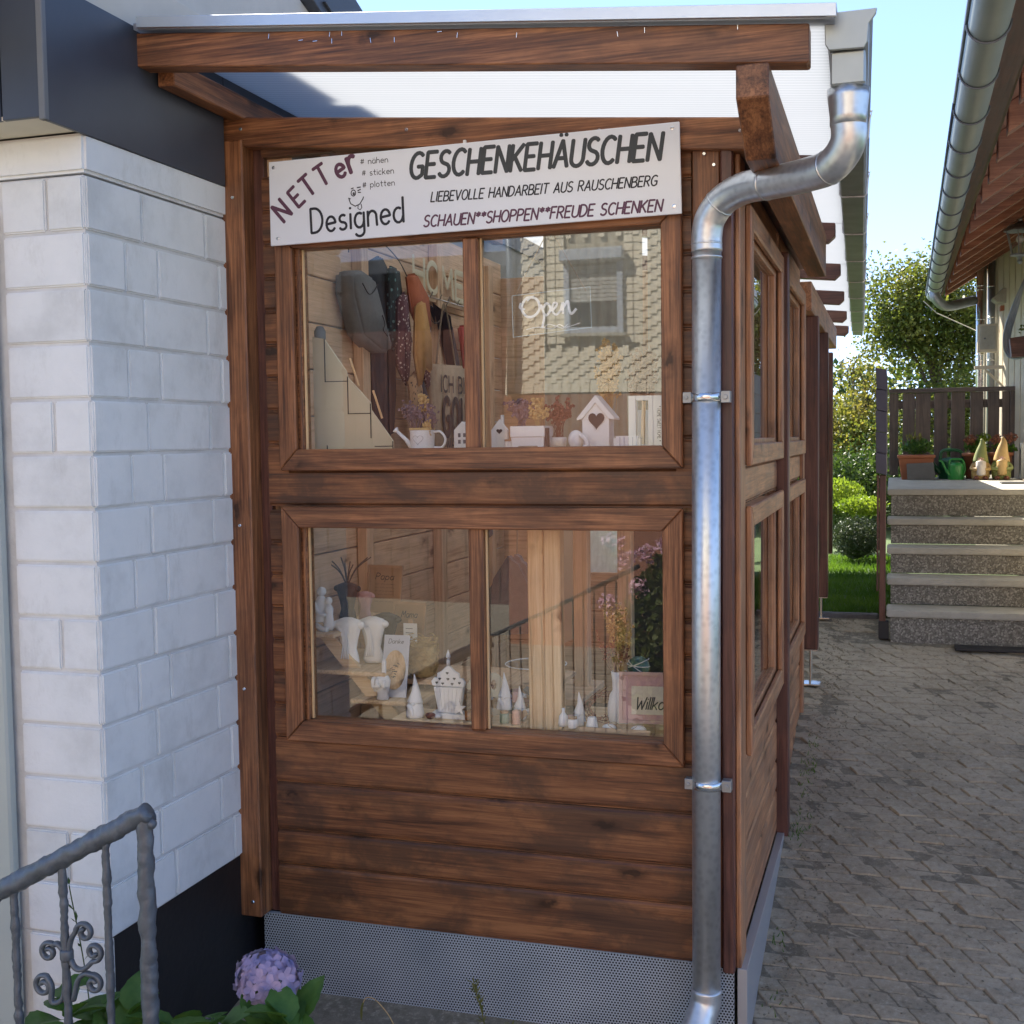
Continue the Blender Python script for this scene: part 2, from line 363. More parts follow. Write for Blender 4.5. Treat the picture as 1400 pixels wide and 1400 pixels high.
lawn_m = simple('lawn_soil', (.05, .09, .02), .95, var=.4, scale=4, bump=.6, bd=.01)
# ------------------------------------------------------------- hand-lettered stroke alphabet
def arc(cx, cy, rx, ry, a0, a1, n=9): return [(cx+rx*math.cos(R(a0+(a1-a0)*i/n)), cy+ry*math.sin(R(a0+(a1-a0)*i/n))) for i in range(n+1)]
G = {
 'A': (.6, [[(0, 0), (.3, 1), (.6, 0)], [(.1, .33), (.5, .33)]]), 'B': (.52, [[(0, 0), (0, 1)], [(0, 1), (.25, 1)]+arc(.25, .76, .22, .24, 90, -90)+[(0, .52)], [(.2, .52)]+arc(.27, .26, .26, .26, 90, -90)+[(0, 0)]]),
 'C': (.55, [arc(.32, .5, .32, .5, 50, 310, 14)]), 'D': (.56, [[(0, 0), (0, 1)], [(0, 1), (.15, 1)]+arc(.18, .5, .38, .5, 90, -90, 12)+[(0, 0)]]),
 'E': (.46, [[(.46, 1), (0, 1), (0, 0), (.46, 0)], [(0, .52), (.38, .52)]]), 'F': (.44, [[(.44, 1), (0, 1), (0, 0)], [(0, .52), (.36, .52)]]),
 'G': (.6, [arc(.33, .5, .33, .5, 50, 300, 14)+[(.58, .12), (.58, .45), (.34, .45)]]), 'H': (.54, [[(0, 0), (0, 1)], [(.54, 0), (.54, 1)], [(0, .5), (.54, .5)]]),
 'I': (.06, [[(.03, 0), (.03, 1)]]), 'J': (.4, [[(.38, 1), (.38, .25)]+arc(.2, .22, .18, .22, 0, -170)]), 'K': (.5, [[(0, 0), (0, 1)], [(.5, 1), (.02, .42)], [(.14, .55), (.5, 0)]]), 'L': (.42, [[(0, 1), (0, 0), (.42, 0)]]),
 'M': (.66, [[(0, 0), (.08, 1), (.33, .35), (.58, 1), (.66, 0)]]), 'N': (.54, [[(0, 0), (0, 1), (.54, 0), (.54, 1)]]), 'O': (.62, [arc(.31, .5, .31, .5, 90, 450, 18)]), 'P': (.5, [[(0, 0), (0, 1), (.2, 1)]+arc(.23, .74, .26, .26, 90, -90)+[(0, .48)]]),
 'R': (.52, [[(0, 0), (0, 1), (.2, 1)]+arc(.23, .75, .25, .25, 90, -90)+[(.02, .5)], [(.2, .5), (.52, 0)]]), 'S': (.5, [arc(.26, .76, .23, .24, 40, 250, 10)+arc(.24, .25, .25, .25, 80, -150, 10)]),
 'T': (.56, [[(0, 1), (.56, 1)], [(.28, 1), (.28, 0)]]), 'U': (.54, [[(0, 1), (0, .28)]+arc(.27, .28, .27, .28, 180, 360, 10)+[(.54, 1)]]), 'V': (.56, [[(0, 1), (.28, 0), (.56, 1)]]), 'W': (.78, [[(0, 1), (.2, 0), (.39, .7), (.58, 0), (.78, 1)]]),
 '*': (.34, [[(.17, 1.0), (.17, .6)], [(0, .9), (.34, .7)], [(0, .7), (.34, .9)]]), '#': (.5, [[(.1, .1), (.2, .9)], [(.32, .1), (.42, .9)], [(0, .35), (.48, .35)], [(.03, .65), (.5, .65)]]),
 'e': (.46, [[(.03, .3), (.45, .34)]+arc(.24, .3, .22, .3, 10, 320, 14)]), 'r': (.34, [[(0, .6), (0, 0)], [(0, .35)]+arc(.2, .35, .18, .25, 150, 50, 6)]), 's': (.36, [arc(.19, .45, .16, .15, 50, 250, 8)+arc(.18, .15, .17, .15, 80, -150, 8)]),
 'i': (.06, [[(.03, .6), (.03, 0)], [(.03, .82), (.03, .85)]]), 'g': (.46, [arc(.22, .3, .22, .3, 60, 350, 12), [(.44, .6), (.44, -.15)]+arc(.22, -.15, .22, .2, 0, -150, 8)]), 'n': (.42, [[(0, .6), (0, 0)], [(0, .35)]+arc(.21, .35, .2, .25, 160, 20, 7)+[(.42, 0)]]),
 'd': (.46, [arc(.22, .3, .22, .3, 60, 350, 12), [(.45, 1), (.45, 0)]]), 'a': (.46, [arc(.22, .3, .22, .3, 60, 350, 12), [(.44, .6), (.44, 0)]]), 'h': (.42, [[(0, 1), (0, 0)], [(0, .35)]+arc(.21, .35, .2, .25, 160, 20, 7)+[(.42, 0)]]),
 't': (.34, [[(.16, .9), (.16, .1), (.3, 0)], [(0, .6), (.34, .6)]]), 'c': (.4, [arc(.22, .3, .22, .3, 50, 310, 12)]), 'k': (.4, [[(0, 1), (0, 0)], [(.36, .6), (.02, .25)], [(.12, .35), (.4, 0)]]), 'p': (.46, [[(0, .6), (0, -.35)], arc(.23, .3, .22, .3, 150, -150, 12)]), 'l': (.06, [[(.03, 1), (.03, 0)]]),
 'o': (.44, [arc(.22, .3, .22, .3, 90, 450, 14)]), 'w': (.56, [[(0, .6), (.14, 0), (.28, .5), (.42, 0), (.56, .6)]]), 'm': (.62, [[(0, .6), (0, 0)], [(0, .4)]+arc(.15, .4, .15, .2, 160, 0, 6)+[(.3, 0)], [(.3, .4)]+arc(.46, .4, .15, .2, 160, 0, 6)+[(.62, 0)]]),
 'u': (.42, [[(0, .6), (0, .2)]+arc(.2, .2, .2, .2, 180, 350, 7)+[(.42, .6)], [(.42, .6), (.42, 0)]]), ' ': (.3, []), '-': (.3, [[(0, .4), (.3, .4)]]), '1': (.3, [[(0, .75), (.2, 1), (.2, 0)]]), '8': (.44, [arc(.22, .75, .18, .24, 90, 450, 12), arc(.22, .26, .22, .26, 90, 450, 12)]), '3': (.42, [arc(.2, .75, .2, .25, 140, -80, 10)+arc(.2, .25, .22, .26, 80, -140, 10)])}
G['Ä'] = (G['A'][0], G['A'][1]+[[(.18, 1.2), (.18, 1.24)], [(.42, 1.2), (.42, 1.24)]]); G['ä'] = (G['a'][0], G['a'][1]+[[(.12, .85), (.12, .88)], [(.33, .85), (.33, .88)]])
def split_sharp(P):
    out = [[P[0]]]
    for i in range(1, len(P)):
        out[-1].append(P[i])
        if i < len(P)-1:
            a, b = (P[i]-P[i-1]).normalized(), (P[i+1]-P[i]).normalized()
            if a.dot(b) < .72: out.append([P[i]])
    return out
def letters(mb, text, x, z, h, y, width=None, slant=0, stroke=.09, ang=0, gap=.17, plane=None, wob=.015):
    """write text as flat raised strokes; plane maps (u, v, depth) to a point"""
    adv = sum(G[c][0]+gap for c in text)-gap; k = (width/(adv*h)) if width else 1
    cx = 0; ca, sa = math.cos(ang), math.sin(ang)
    if plane is None: plane = lambda u, v, d: (x+u*ca-v*sa, y-d, z+u*sa+v*ca); nr = (0, -1, 0)
    else:
        p0 = Vector(plane(0, 0, 0)); nr = tuple(Vector(plane(0, 0, 1))-p0)
    for ch in text:
        w, st = G[ch]; jz = random.uniform(-wob, wob)
        for s_ in st:
            s_ = [q for i, q in enumerate(s_) if i == 0 or (abs(q[0]-s_[i-1][0])+abs(q[1]-s_[i-1][1]) > .01)]
            P = []
            for i, (a, b) in enumerate(s_):
                P.append(Vector(plane((cx+a+b*slant)*h*k if False else (cx+a)*h*k+b*slant*h, (b+jz)*h, .0003)))
            if len(P) < 2: continue
            for P in split_sharp(P):
                a, b = P[0], P[1]; P = [a-(b-a).normalized()*stroke*h*.3]+P; a, b = P[-1], P[-2]; P.append(a-(b-a).normalized()*stroke*h*.3)
                rs = [stroke*h*.3]+[stroke*h*.5]*(len(P)-2)+[stroke*h*.3]
                mb.tube(P, rs, 8, (.12, 1), True, nr)
        cx += w+gap
    return mb
# ============================================================= setting
def gz(y): return -.225+.18*max(-3., min(3.66, y))
def sheet(name, xs, ys, zf, mat, label=None, kind='structure'):
    mb = MB(); n = len(xs)
    vs = [(x, y, zf(x, y)) for y in ys for x in xs]
    fs = [(j*n+i, j*n+i+1, (j+1)*n+i+1, (j+1)*n+i) for j in range(len(ys)-1) for i in range(n-1)]
    o = mb.add(vs, fs).build(name, mat, None, smooth=True); return tag(o, label, None, None, kind)
def lin(a, b, n): return [a+(b-a)*i/n for i in range(n+1)]
sheet('ground', [-300, -60, -20, -8, 0, 8, 20, 60, 300], [-300, -60, -20, -8, -3.0, -1, 1, 3.66, 8, 20, 60, 300], lambda x, y: gz(y)-.06, lawn_m)
sheet('driveway', lin(-4, 6, 10), [-16, -3.0, -2, 0, 2, 3.66], lambda x, y: gz(y)-.0065, joint_m)
# ---- interlocking pavers: zigzag outlines laid in running bond
TH = math.atan(.18); PW, PH, PT = .104, .064, .025
def paver_poly(g=.0035):
    w, h, k = PW/2-g/2, PH/2-g/2, .016
    return [(-w-k, h), (0-k, h+.002), (w-k, h), (w-k*.6, h*.5), (w+k*.5, -h*.4), (w+k, -h), (k, -h+.002), (-w+k, -h), (-w+k*.5, -h*.4), (-w-k*.6, h*.5)]
def paver_mesh(name, seed):
    rnd = random.Random(seed); P = paver_poly(); n = len(P); me = bpy.data.meshes.new(name)
    vs = [(x, y, -PT) for x, y in P]+[(x, y, -.004) for x, y in P]+[(x*.95, y*.92, rnd.uniform(-.0015, .0015)) for x, y in P]
    fs = [(i, (i+1) % n, (i+1) % n+n, i+n) for i in range(n)]+[(i+n, (i+1) % n+n, (i+1) % n+2*n, i+2*n) for i in range(n)]
    fs = [f[::-1] for f in fs]+[tuple(range(2*n, 3*n))[::-1]]
    me.from_pydata(vs, [], fs); me.materials.append(paver_m); return me, vs, fs
pm = [paver_mesh('paver', i) for i in range(4)]
cells = []
Mx = Matrix.Rotation(TH, 3, 'X')
row = 0; yy = -2.6; dyr = PH*math.cos(TH)
while yy < 3.62:
    x = -.95+(PW/2 if row % 2 else 0) if yy < -.1 else (.045 if False else .045)+PW/2*(row % 2)
    while x < 2.6:
        if not (x > .3 and yy > 3.2): cells.append((x, yy))
        x += PW
    row += 1; yy += dyr
cells = [c for c in cells if not (c[0] < .03 and c[1] > -.14)]
def vis(c):
    d = Vector((c[0], c[1], gz(c[1])))-Vector((.3954, -3.22, 1.4354)); z = d.dot(fw)
    if z < .3: return -1
    u, v = 700+1649.5*d.dot(rr)/z, 700-1649.5*d.dot(uu)/z
    return 1/z if (-60 < u < 1460 and v < 1450) else -1
cells.sort(key=vis, reverse=True)
pav = thing('paved_drive', 'grey interlocking zigzag concrete pavers sloping up the alley beside the hut', 'paving', (.9, 1, gz(1)))
rp = random.Random(3)
rest = MB()
for i, (x, y) in enumerate(cells):
    k = rp.randrange(4); dz = rp.uniform(-.0055, .0015)-.003*(noise.noise((x*2.2, y*2.2, 0))+.3); rx, rz = rp.uniform(-.045, .045), rp.uniform(-.05, .05)
    M = Mx @ Matrix.Rotation(rx, 3, 'Y') @ Matrix.Rotation(rz, 3, 'Z')
    if i < 290 and vis((x, y)) > 0:
        o = bpy.data.objects.new('paver', pm[k][0]); o.rotation_euler = M.to_euler(); o.location = Vector((x, y, gz(y)+dz))-pav.location; link(o, pav)
    else: rest.add([M @ Vector(v)+Vector((x, y, gz(y)+dz)) for v in pm[k][1]], pm[k][2])
o = rest.build('pavers_beyond', paver_m, pav); o['kind'] = 'stuff'
# moss, grit and leaves in the joints
mb = MB()
for i in range(2600):
    x = rp.choice([rp.gauss(.12, .05), rp.uniform(.05, 1.6)]); y = rp.uniform(-.6, 3.6); r_ = rp.uniform(.001, .0035)
    if x < .04: continue
    mb.cbox((x, y, gz(y)+r_*.5), (r_*2, r_*1.4, r_), rotm(rp.uniform(0, 3), 'Z'))
tag(mb.build('grit', joint_m), 'fine grit and bits scattered over the grey pavers', 'grit', kind='stuff')
mb = MB()
for k in range(9):
    cx, cy = (.075, rp.uniform(.2, 2.7))
    for i in range(12):
        x, y = cx+rp.gauss(0, .02), cy+rp.gauss(0, .04); a = rp.uniform(0, 6.3); h = rp.uniform(.008, .03); z = gz(y)
        if x < .045: continue
        mb.add([(x-.002, y, z), (x+.002, y, z), (x+math.cos(a)*h*.6, y+math.sin(a)*h*.6, z+h)], [(0, 1, 2)])
tag(mb.build('joint_weeds', grass_m), 'low green weeds growing in paving joints beside the hut', 'weeds', kind='stuff')
# street + lawn
sheet('street', lin(-14, 14, 4), [-40, -8.3, -3.3], lambda x, y: gz(-3)+.012-.0, street_m)
sheet('lawn', lin(-6, 8, 14), [3.68, 5, 7, 9, 14, 20], lambda x, y: .434+(0.02*(y-3.7) if y > 9 else 0), lawn_m)
mb = MB(); rg = random.Random(5)
for i in range(16000):
    y = 3.7+3.3*rg.random()**1.3; x = rg.uniform(-.75, .5); a = rg.uniform(0, 6.3); h = rg.uniform(.02, .055); w = .0022+.0006*(y-3.7); z = .434
    dx, dy = math.cos(a)*w, math.sin(a)*w; lx, ly = rg.gauss(0, .35)*h, rg.gauss(0, .35)*h
    mb.add([(x-dx, y-dy, z), (x+dx, y+dy, z), (x+lx*.5+dx*.6, y+ly*.5, z+h*.6), (x+lx, y+ly, z+h)], [(0, 1, 2), (0, 2, 3)])
tag(mb.build('grass', grass_m), 'green lawn grass behind the alley beside the stairs', 'grass', kind='stuff')
B('lawn_kerb', curb, None, -.6, .33, 3.64, 3.69, .36, .452, .006)['kind'] = 'structure'
# ============================================================= white block garage on the left
XW = -1.4726
ga = thing('white_block_building', 'white painted block building with dark grey fascia left of the wooden hut', 'building', (-2.6, 1, -.4))
B('wall_core', mortar, ga, -4.2, XW-.008, -.694, 5.5, .19, 2.09, 0)
B('plinth', bitumen, ga, -4.2, XW-.006, -.680, 5.5, -.9, .189, .004, warp=.002); B('plinth_front', mortar, ga, -4.2, XW-.004, -.694, -.681, -.9, .189, 0)
cs = .1358; nb = 14
bl_s = {}
def block(kind, c):
    if kind not in bl_s:
        sx, sy = kind; o = MB().cbox((0, 0, 0), (sx, sy, cs-.009)).build('block', paint, ga, .004, seg=2, loc=(0, 0, 0)); bl_s[kind] = o.data
        o.location = Vector(c)-ga.location; return o
    o = bpy.data.objects.new('block', bl_s[kind]); o.location = Vector(c)-ga.location; return link(o, ga)
rb_ = random.Random(11)
for i in range(-5, nb):
    z = .19+cs*(i+.5)
    # side wall (faces +x) from the corner back to the hut
    y = -.70 if i >= 0 else 9; seq = [.232, .305, .305] if i % 2 else [.155, .145, .305, .305]
    for L in seq:
        block((.03, L-.009), (XW-.015+rb_.uniform(-.002, .0015), y+L/2, z)); y += L
        if y > .12: break
    # front wall (faces -y)
    seq = [.245] if i % 4 != 1 else [.11, .135]
    x = XW+.0
    for L in seq:
        L2 = min(L, .245); block((L2-.008, .03), (x-L2/2-.003, -.70+.0135+rb_.uniform(-.001, .001), z)); x -= L2
    # thin joint line at the corner is real: the two leaves butt there
band = MB().box(-4.2, XW+.004, -.703, 5.5, 2.093, 2.19).build('ring_beam', paint, ga, .008, seg=2, warp=.004)
B('soffit', soffit_c, ga, -4.2, -1.466, -.846, -.705, 2.191, 2.2, 0)
B('fascia_panel', slate, ga, -1.474, -1.463, -.848, -.062, 2.183, 2.505, .001)
B('fascia_panel', slate, ga, -1.474, -1.463, -.058, 3.7, 2.41, 2.505, .001)
for p0, p1 in [(-1.58, -1.476), (-2.9, -1.586), (-4.2, -2.906)]:
    B('fascia_panel', slate, ga, p0, p1, -.85, -.838, 2.19, 2.6, .001)
B('fascia_corner_trim', simple('grey_corner_trim', (.16, .17, .18), .5), ga, -1.479, -1.4615, -.8515, -.835, 2.183, 2.506, .002)
B('roof_slab', simple('roof_membrane', (.3, .29, .27), .8), ga, -4.2, -1.476, -.83, 5.5, 2.21, 2.49, 0)
B('coping', soffit_c, ga, -1.598, -1.50, -.8, 1.4, 2.50, 2.662, .003)
# screw heads
# pale door leaf at the far left
dt = thing('garage_door', 'pale grey green panel door at the left edge of the white wall', 'door', (-2.2, -.75, -.4))
B('door_leaf', doorm, dt, -3.2, -1.80, -.725, -.700, -.4, 2.0, .004)
B('door_frame', doorm, dt, -1.796, -1.735, -.735, -.704, -.4, 2.02, .006)
B('door_groove_strip', simple('door_shadow_trim', (.2, .23, .23), .5), dt, -1.806, -1.798, -.728, -.71, -.35, 2.0, .001)
# cream house wall behind, roof edge sloping
ho = thing('cream_house', 'cream rendered house with dark tiled verge rising behind the flat roof', 'house', (-3, 0, 0))
MB().prism([(-1.2, 2.4), (1.35, 2.4), (1.3, 3.0), (.819, 2.952), (.708, 2.987), (.69, 3.09), (-1.2, 3.09)], -4.5, -1.6, 'x').build('wall', cream, ho, 0)
for k in range(2):
    MB().prism([(.715+.12*k, 2.99+.03*k), (.825+.12*k, 2.95+.03*k), (.845+.12*k, 2.955+.03*k), (.735+.12*k, 3.0+.03*k)], -4.5, -1.555-.008*k, 'x').build('verge_board', darkroof, ho, .002)
MB().prism([(.76, 2.985), (.84, 2.952), (1.25, 3.085), (1.12, 3.13), (.78, 3.13)], -4.5, -1.575, 'x').build('roof', darkroof, ho, .003)
# ============================================================= the wooden shop hut
hut = thing('wooden_shop_hut', 'brown stained wooden gift hut with two shop windows and translucent lean-to roof', 'hut', (-.7, 1.2, -.2))
XL, XR, YB = -1.411, 0., 2.36
# cladding courses: rounded boards with v-grooves
def clad_board(x0, x1, z0, z1, y0=0., th=.03, ax='x'):
    """log profile board along x (front) or y (side)"""
    h = z1-z0; pr = [(0, 0), (-.0, .003), (-.0055, .009), (-.0065, .02), (-.0065, h-.02), (-.0055, h-.009), (0, h-.003), (0, h), (th, h), (th, 0)]
    return pr
gr = [0, .157, .263, .41, .548]
gr2 = [1.245, 1.352]
def front_board(x0, x1, z0, z1):
    pr = clad_board(0, 0, z0, z1)
    m = MB().prism([(p[0]+.0, z0+p[1]) for p in pr], x0, x1, 'x')
    return m.build('cladding_board', clad, hut, 0)
for a, b in zip(gr[:-1], gr[1:]): front_board(XL+.035, -.112, a+.001, b-.001)
front_board(XL+.035, -.112, 1.246, 1.352)
front_board(XL+.035, -1.15, 2.271, 2.305)
zz = .549
while zz < 2.2:
    z2 = min(zz+.098, 2.27)
    if not (zz > 1.2 and z2 < 1.36):
        front_board(XL+.035, -1.31, zz+.001, z2-.001); front_board(-.155, -.112, zz+.001, z2-.001)
    zz = z2
front_board(-1.31, -.155, 2.06, 2.2)
# posts
B('corner_post', w_z, hut, -1.484, -1.411, -.055, .05, .003, 2.315, .004)
B('corner_post', w_z, hut, -.108, -.034, -.022, .05, -.0, 2.2, .004)
B('corner_post', rb_z, hut, -.032, .0, -.034, .05, -.008, 2.2, .004)
# left shadow gap strip
B('reveal_strip', rb_z, hut, -1.411, -1.376, .01, .05, .004, 2.3, .001)
def hb(x): return 2.393-.0906*(x+1.541)
MB().hexa([(x, y, hb(x)-dz) for x, y, dz in [(-1.541, -.042, .084), (.092, -.042, .084), (.092, .05, .084), (-1.541, .05, .084), (-1.541, -.042, 0), (.092, -.042, 0), (.092, .05, 0), (-1.541, .05, 0)]]).build('head_beam', w_x, hut, .004)
for x0, x1 in ((-1.376, -1.296), (-.172, -.034)): B('wall_lining', in_z, hut, x0, x1, .0305, .034, .0, 2.32 if x0 < -1 else 2.2, 0)
B('wall_lining', in_x, hut, -1.296, -.172, .046, .05, 1.22, 1.375, 0)
# windows --------------------------------------------------------------
def front_window(z0, z1, zg0, zg1, mull_x, tl=True):
    wn = MB().box(-1.29, -.178, .004, .03, z0+.03, z1-.03)
    x0, x1 = -1.3276, -.1339; t = .062; y0, y1 = -.030, -.009
    # frame ring (sash), then mitred trims proud of it
    gx0, gx1 = -1.258, -.1894
    fr = MB()
    fr.box(x0+.02, gx0, -.006, .045, zg0-.03, zg1+.03); fr.box(gx1, x1-.02, -.006, .045, zg0-.03, zg1+.03)
    fr.box(gx0, gx1, -.006, .045, zg0-.03, zg0); fr.box(gx0, gx1, -.006, .045, zg1, zg1+.03)
    wn = fr.build('window', w_x, hut, .003)
    def tr(pts, nm='trim', mat=w_x): return MB().prism(pts, y0, y1, 'y').build(nm, mat, wn, .003)
    tr([(x0, z0), (x1, z0), (x1-t+.004, z0+t), (x0+t-.004, z0+t)]); tr([(x0+t-.004, z1-t), (x1-t+.004, z1-t), (x1, z1), (x0, z1)])
    tr([(x0, z0+.0012), (x0+t-.006, z0+t), (x0+t-.006, z1-t), (x0, z1-.0012)], mat=w_z); tr([(x1, z0+.0012), (x1, z1-.0012), (x1-t+.006, z1-t), (x1-t+.006, z0+t)], mat=w_z)
    for s_, m_ in ((-1, w_z), (1, w_z)):
        xx = gx0-.008 if s_ < 0 else gx1
        B('glazing_bead', w_z, wn, xx, xx+.008, -.012, -.007, zg0-.0, zg1, .001)
    for zc in (zg0-.008, zg1): B('glazing_bead', w_x, wn, gx0, gx1, -.012, -.007, zc, zc+.008, .001)
    B('glazing_bar', w_z, wn, mull_x-.022, mull_x+.022, -.016, .04, zg0+.001, zg1-.001, .004)
    for xx in (gx0+.001, mull_x+.0225): B('raw_bead', raw_z, wn, xx, xx+.005, .006, .014, zg0+.001, zg1-.001, 0)
    for a, b in ((gx0, mull_x-.022), (mull_x+.022, gx1)):
        B('pane', glass, wn, a+.0005, b-.0005, .0165, .0175, zg0+.0005, zg1-.0005, 0)
    return wn
wlow = front_window(.545, 1.2455, .608, 1.190, -.724)
wup = front_window(1.3515, 2.06, 1.409, 1.997, -.728)
# side wall (faces +x)
def side_board(y0, y1, z0, z1):
    pr = clad_board(0, 0, z0, z1)
    return MB().prism([(-p[0]*.9-.002, z0+p[1]) for p in pr], y0, y1, 'y').build('side_cladding_board', l_y, hut, 0)
for (ya_, yb_) in ((.119, 1.165), (1.245, 2.30)):
    for a, b in zip(gr[:-1], gr[1:]): side_board(ya_, yb_, a+.001, b-.001)
    side_board(ya_, yb_, 1.246, 1.352); side_board(ya_, yb_, 2.062, 2.17)
    zz = .55
    while zz < 2.05:
        if not 1.2 < zz < 1.36:
            side_board(ya_, ya_+.07, zz+.001, zz+.097); side_board(yb_-.03, yb_, zz+.001, zz+.097)
        zz += .098
B('side_post', rb_z, hut, .0, .045, 1.17, 1.235, -.02, 2.08, .004)
B('side_post', l_z, hut, .0, .02, 2.30, 2.36, -.0, 2.08, .004)
B('end_post', l_z, hut, .0, .014, .001, .118, -.006, 2.17, .003)
def side_window(y0, y1, z0, z1):
    t = .06; zg0, zg1 = z0+.075, z1-.075; a, b = y0+.09, y1-.09
    f = MB(); f.box(-.05, .008, y0+.02, a, z0+.02, z1-.02); f.box(-.05, .008, b, y1-.02, z0+.02, z1-.02); f.box(-.05, .008, a, b, z0+.02, zg0); f.box(-.05, .008, a, b, zg1, z1-.02)
    wn = f.build('side_window', l_z, hut, .003)
    def tr(pts, mat): MB().prism(pts, .0125, .031, 'x').build('trim', mat, wn, .004)
    tr([(y0, z0), (y1, z0), (y1-t, z0+t), (y0+t, z0+t)], l_y); tr([(y0+t, z1-t), (y1-t, z1-t), (y1, z1), (y0, z1)], l_y)
    tr([(y0, z0+.001), (y0+t-.002, z0+t), (y0+t-.002, z1-t), (y0, z1-.001)], l_z); tr([(y1, z0+.001), (y1, z1-.001), (y1-t+.002, z1-t), (y1-t+.002, z0+t)], l_z)
    B('pane', glass, wn, -.005, -.004, a+.0005, b-.0005, zg0+.0005, zg1-.0005, 0)
for (a, b) in ((.125, 1.155), (1.255, 2.29)):
    side_window(a, b, .548, 1.243); side_window(a, b, 1.354, 2.06)
# wall plates (run along y)
MB().prism([(-.51, 2.243), (-.51, 2.17), (-.33, 2.075), (1.87, 2.075), (1.87, 2.243)], .066, .137, 'x').build('wall_plate', w_y, hut, .003)
MB().prism([(-.405, 2.44), (-.405, 2.374), (2.4, 2.374), (2.4, 2.44)], -1.455, -1.405, 'x').build('wall_plate', w_y, hut, .003)
B('wall_plate', l_y, hut, -.05, .05, 2.362, 4.9, 1.99, 2.12, .003)
B('top_rail', rb_y, hut, -.04, .06, .05, 2.36, 2.173, 2.205, .003)
# rafters (run along x, sloping to the eave)
def rtop(x): return 2.488-.0985*(x+1.44)
for y in (-.45, .85, 2.15, 3.45, 4.75, 6.05, 7.35):
    xe = .22-.0225*(y+.45); x0 = -1.5; h = .084; yw = .03; z0, z1 = rtop(x0), rtop(xe)
    mb = MB(); c_ = .03 if y > 0 else .004
    mb.prism([(x0, z0), (x0, z0-h), (xe-c_, rtop(xe-c_)-h), (xe, z1-h+c_), (xe, z1)], y-yw, y+yw, 'y')
    mb.build('rafter', w_x if y < 0 else rb_x, hut, .003)
# translucent sheets, one per bay
ys = [-.5, .85, 2.15, 3.45, 4.75, 6.05, 7.42]
for i in range(6):
    a, b = ys[i]+.002, ys[i+1]-.002; t = .016; e0, e1 = .272-.0225*(a+.45), .272-.0225*(b+.45)
    zf = lambda x: rtop(x)+.003
    MB().hexa([(-1.46, a, zf(-1.46)), (e0, a, zf(e0)), (e1, b, zf(e1)), (-1.46, b, zf(-1.46)), (-1.46, a, zf(-1.46)+t), (e0, a, zf(e0)+t), (e1, b, zf(e1)+t), (-1.46, b, zf(-1.46)+t)]).build('roof_sheet', poly, hut, 0)
MB().hexa([(-1.443, -.512, rtop(-1.443)+.004), (.278, -.512, rtop(.278)+.004), (.278, -.503, rtop(.278)+.004), (-1.443, -.503, rtop(-1.443)+.004), (-1.443, -.512, rtop(-1.443)+.032), (.278, -.512, rtop(.278)+.032), (.278, -.503, rtop(.278)+.032), (-1.443, -.503, rtop(-1.443)+.032)]).build('roof_edge_profile', alu, hut, .001)
MB().hexa([(-1.443, -.503, rtop(-1.443)+.026), (.278, -.503, rtop(.278)+.026), (.278, -.44, rtop(.278)+.026), (-1.443, -.44, rtop(-1.443)+.026), (-1.443, -.503, rtop(-1.443)+.032), (.278, -.503, rtop(.278)+.032), (.278, -.44, rtop(.278)+.032), (-1.443, -.44, rtop(-1.443)+.032)]).build('roof_edge_profile', alu, hut, .001)
# carport posts on steel feet
for (x, y, zb, zt) in ((.031, 2.64, .422, 1.99), (.027, 3.61, .547, 1.99), (-.03, 5.4, .62, 2.0)):
    pz = B('carport_post', rb_z, hut, x-.036, x+.036, y-.036, y+.036, zb, zt, .004)
    f = MB().lathe((x+.0, y, 0), [(.008, gz(y)+.008), (.008, zb-.004)], 10); f.box(x-.045, x+.045, y-.045, y+.045, gz(y)+.001, gz(y)+.008); f.box(x-.035, x+.035, y-.035, y+.035, zb-.006, zb-.001)
    f.build('post_foot', steel, pz, 0)
# perforated base sheet and side apron
B('perforated_sheet', perf, hut, -1.432, -.005, -.004, .012, -.36, .0, 0)
MB().prism([(-.005, -.4), (2.36, -.4), (2.36, -.003), (-.005, -.003)], .004, .03, 'x').build('side_apron', sheetm, hut, .001)
sc = MB()
for (x, z) in ((-1.445, 2.15), (-1.45, 1.19), (-1.44, .05), (-1.45, .7), (-.075, 2.17), (-.05, 2.14)):
    sc.lathe((x, -.0565 if x < -1 else -.024, z), [(.0055, 0), (.004, .002)], 10, M=Matrix.Rotation(PI/2, 3, 'X'))
for x in (-1.42, -.9, -.35, .02): sc.lathe((x, -.044, hb(x)-.035), [(.0055, 0), (.004, .002)], 10, M=Matrix.Rotation(PI/2, 3, 'X'))
sc.build('screw_heads', steel, hut)
rs_ = random.Random(4)
for i in range(14):
    x = rs_.uniform(-1.35, .15); a = rs_.choice([0, 1.4, 1.57, 1.7]); z = rtop(x)-rs_.uniform(.006, .03)
    MB().cbox((x, -.4815, z), (.012, .0014, .0014), rotm(a, 'Y')).build('staple', steel, hut)
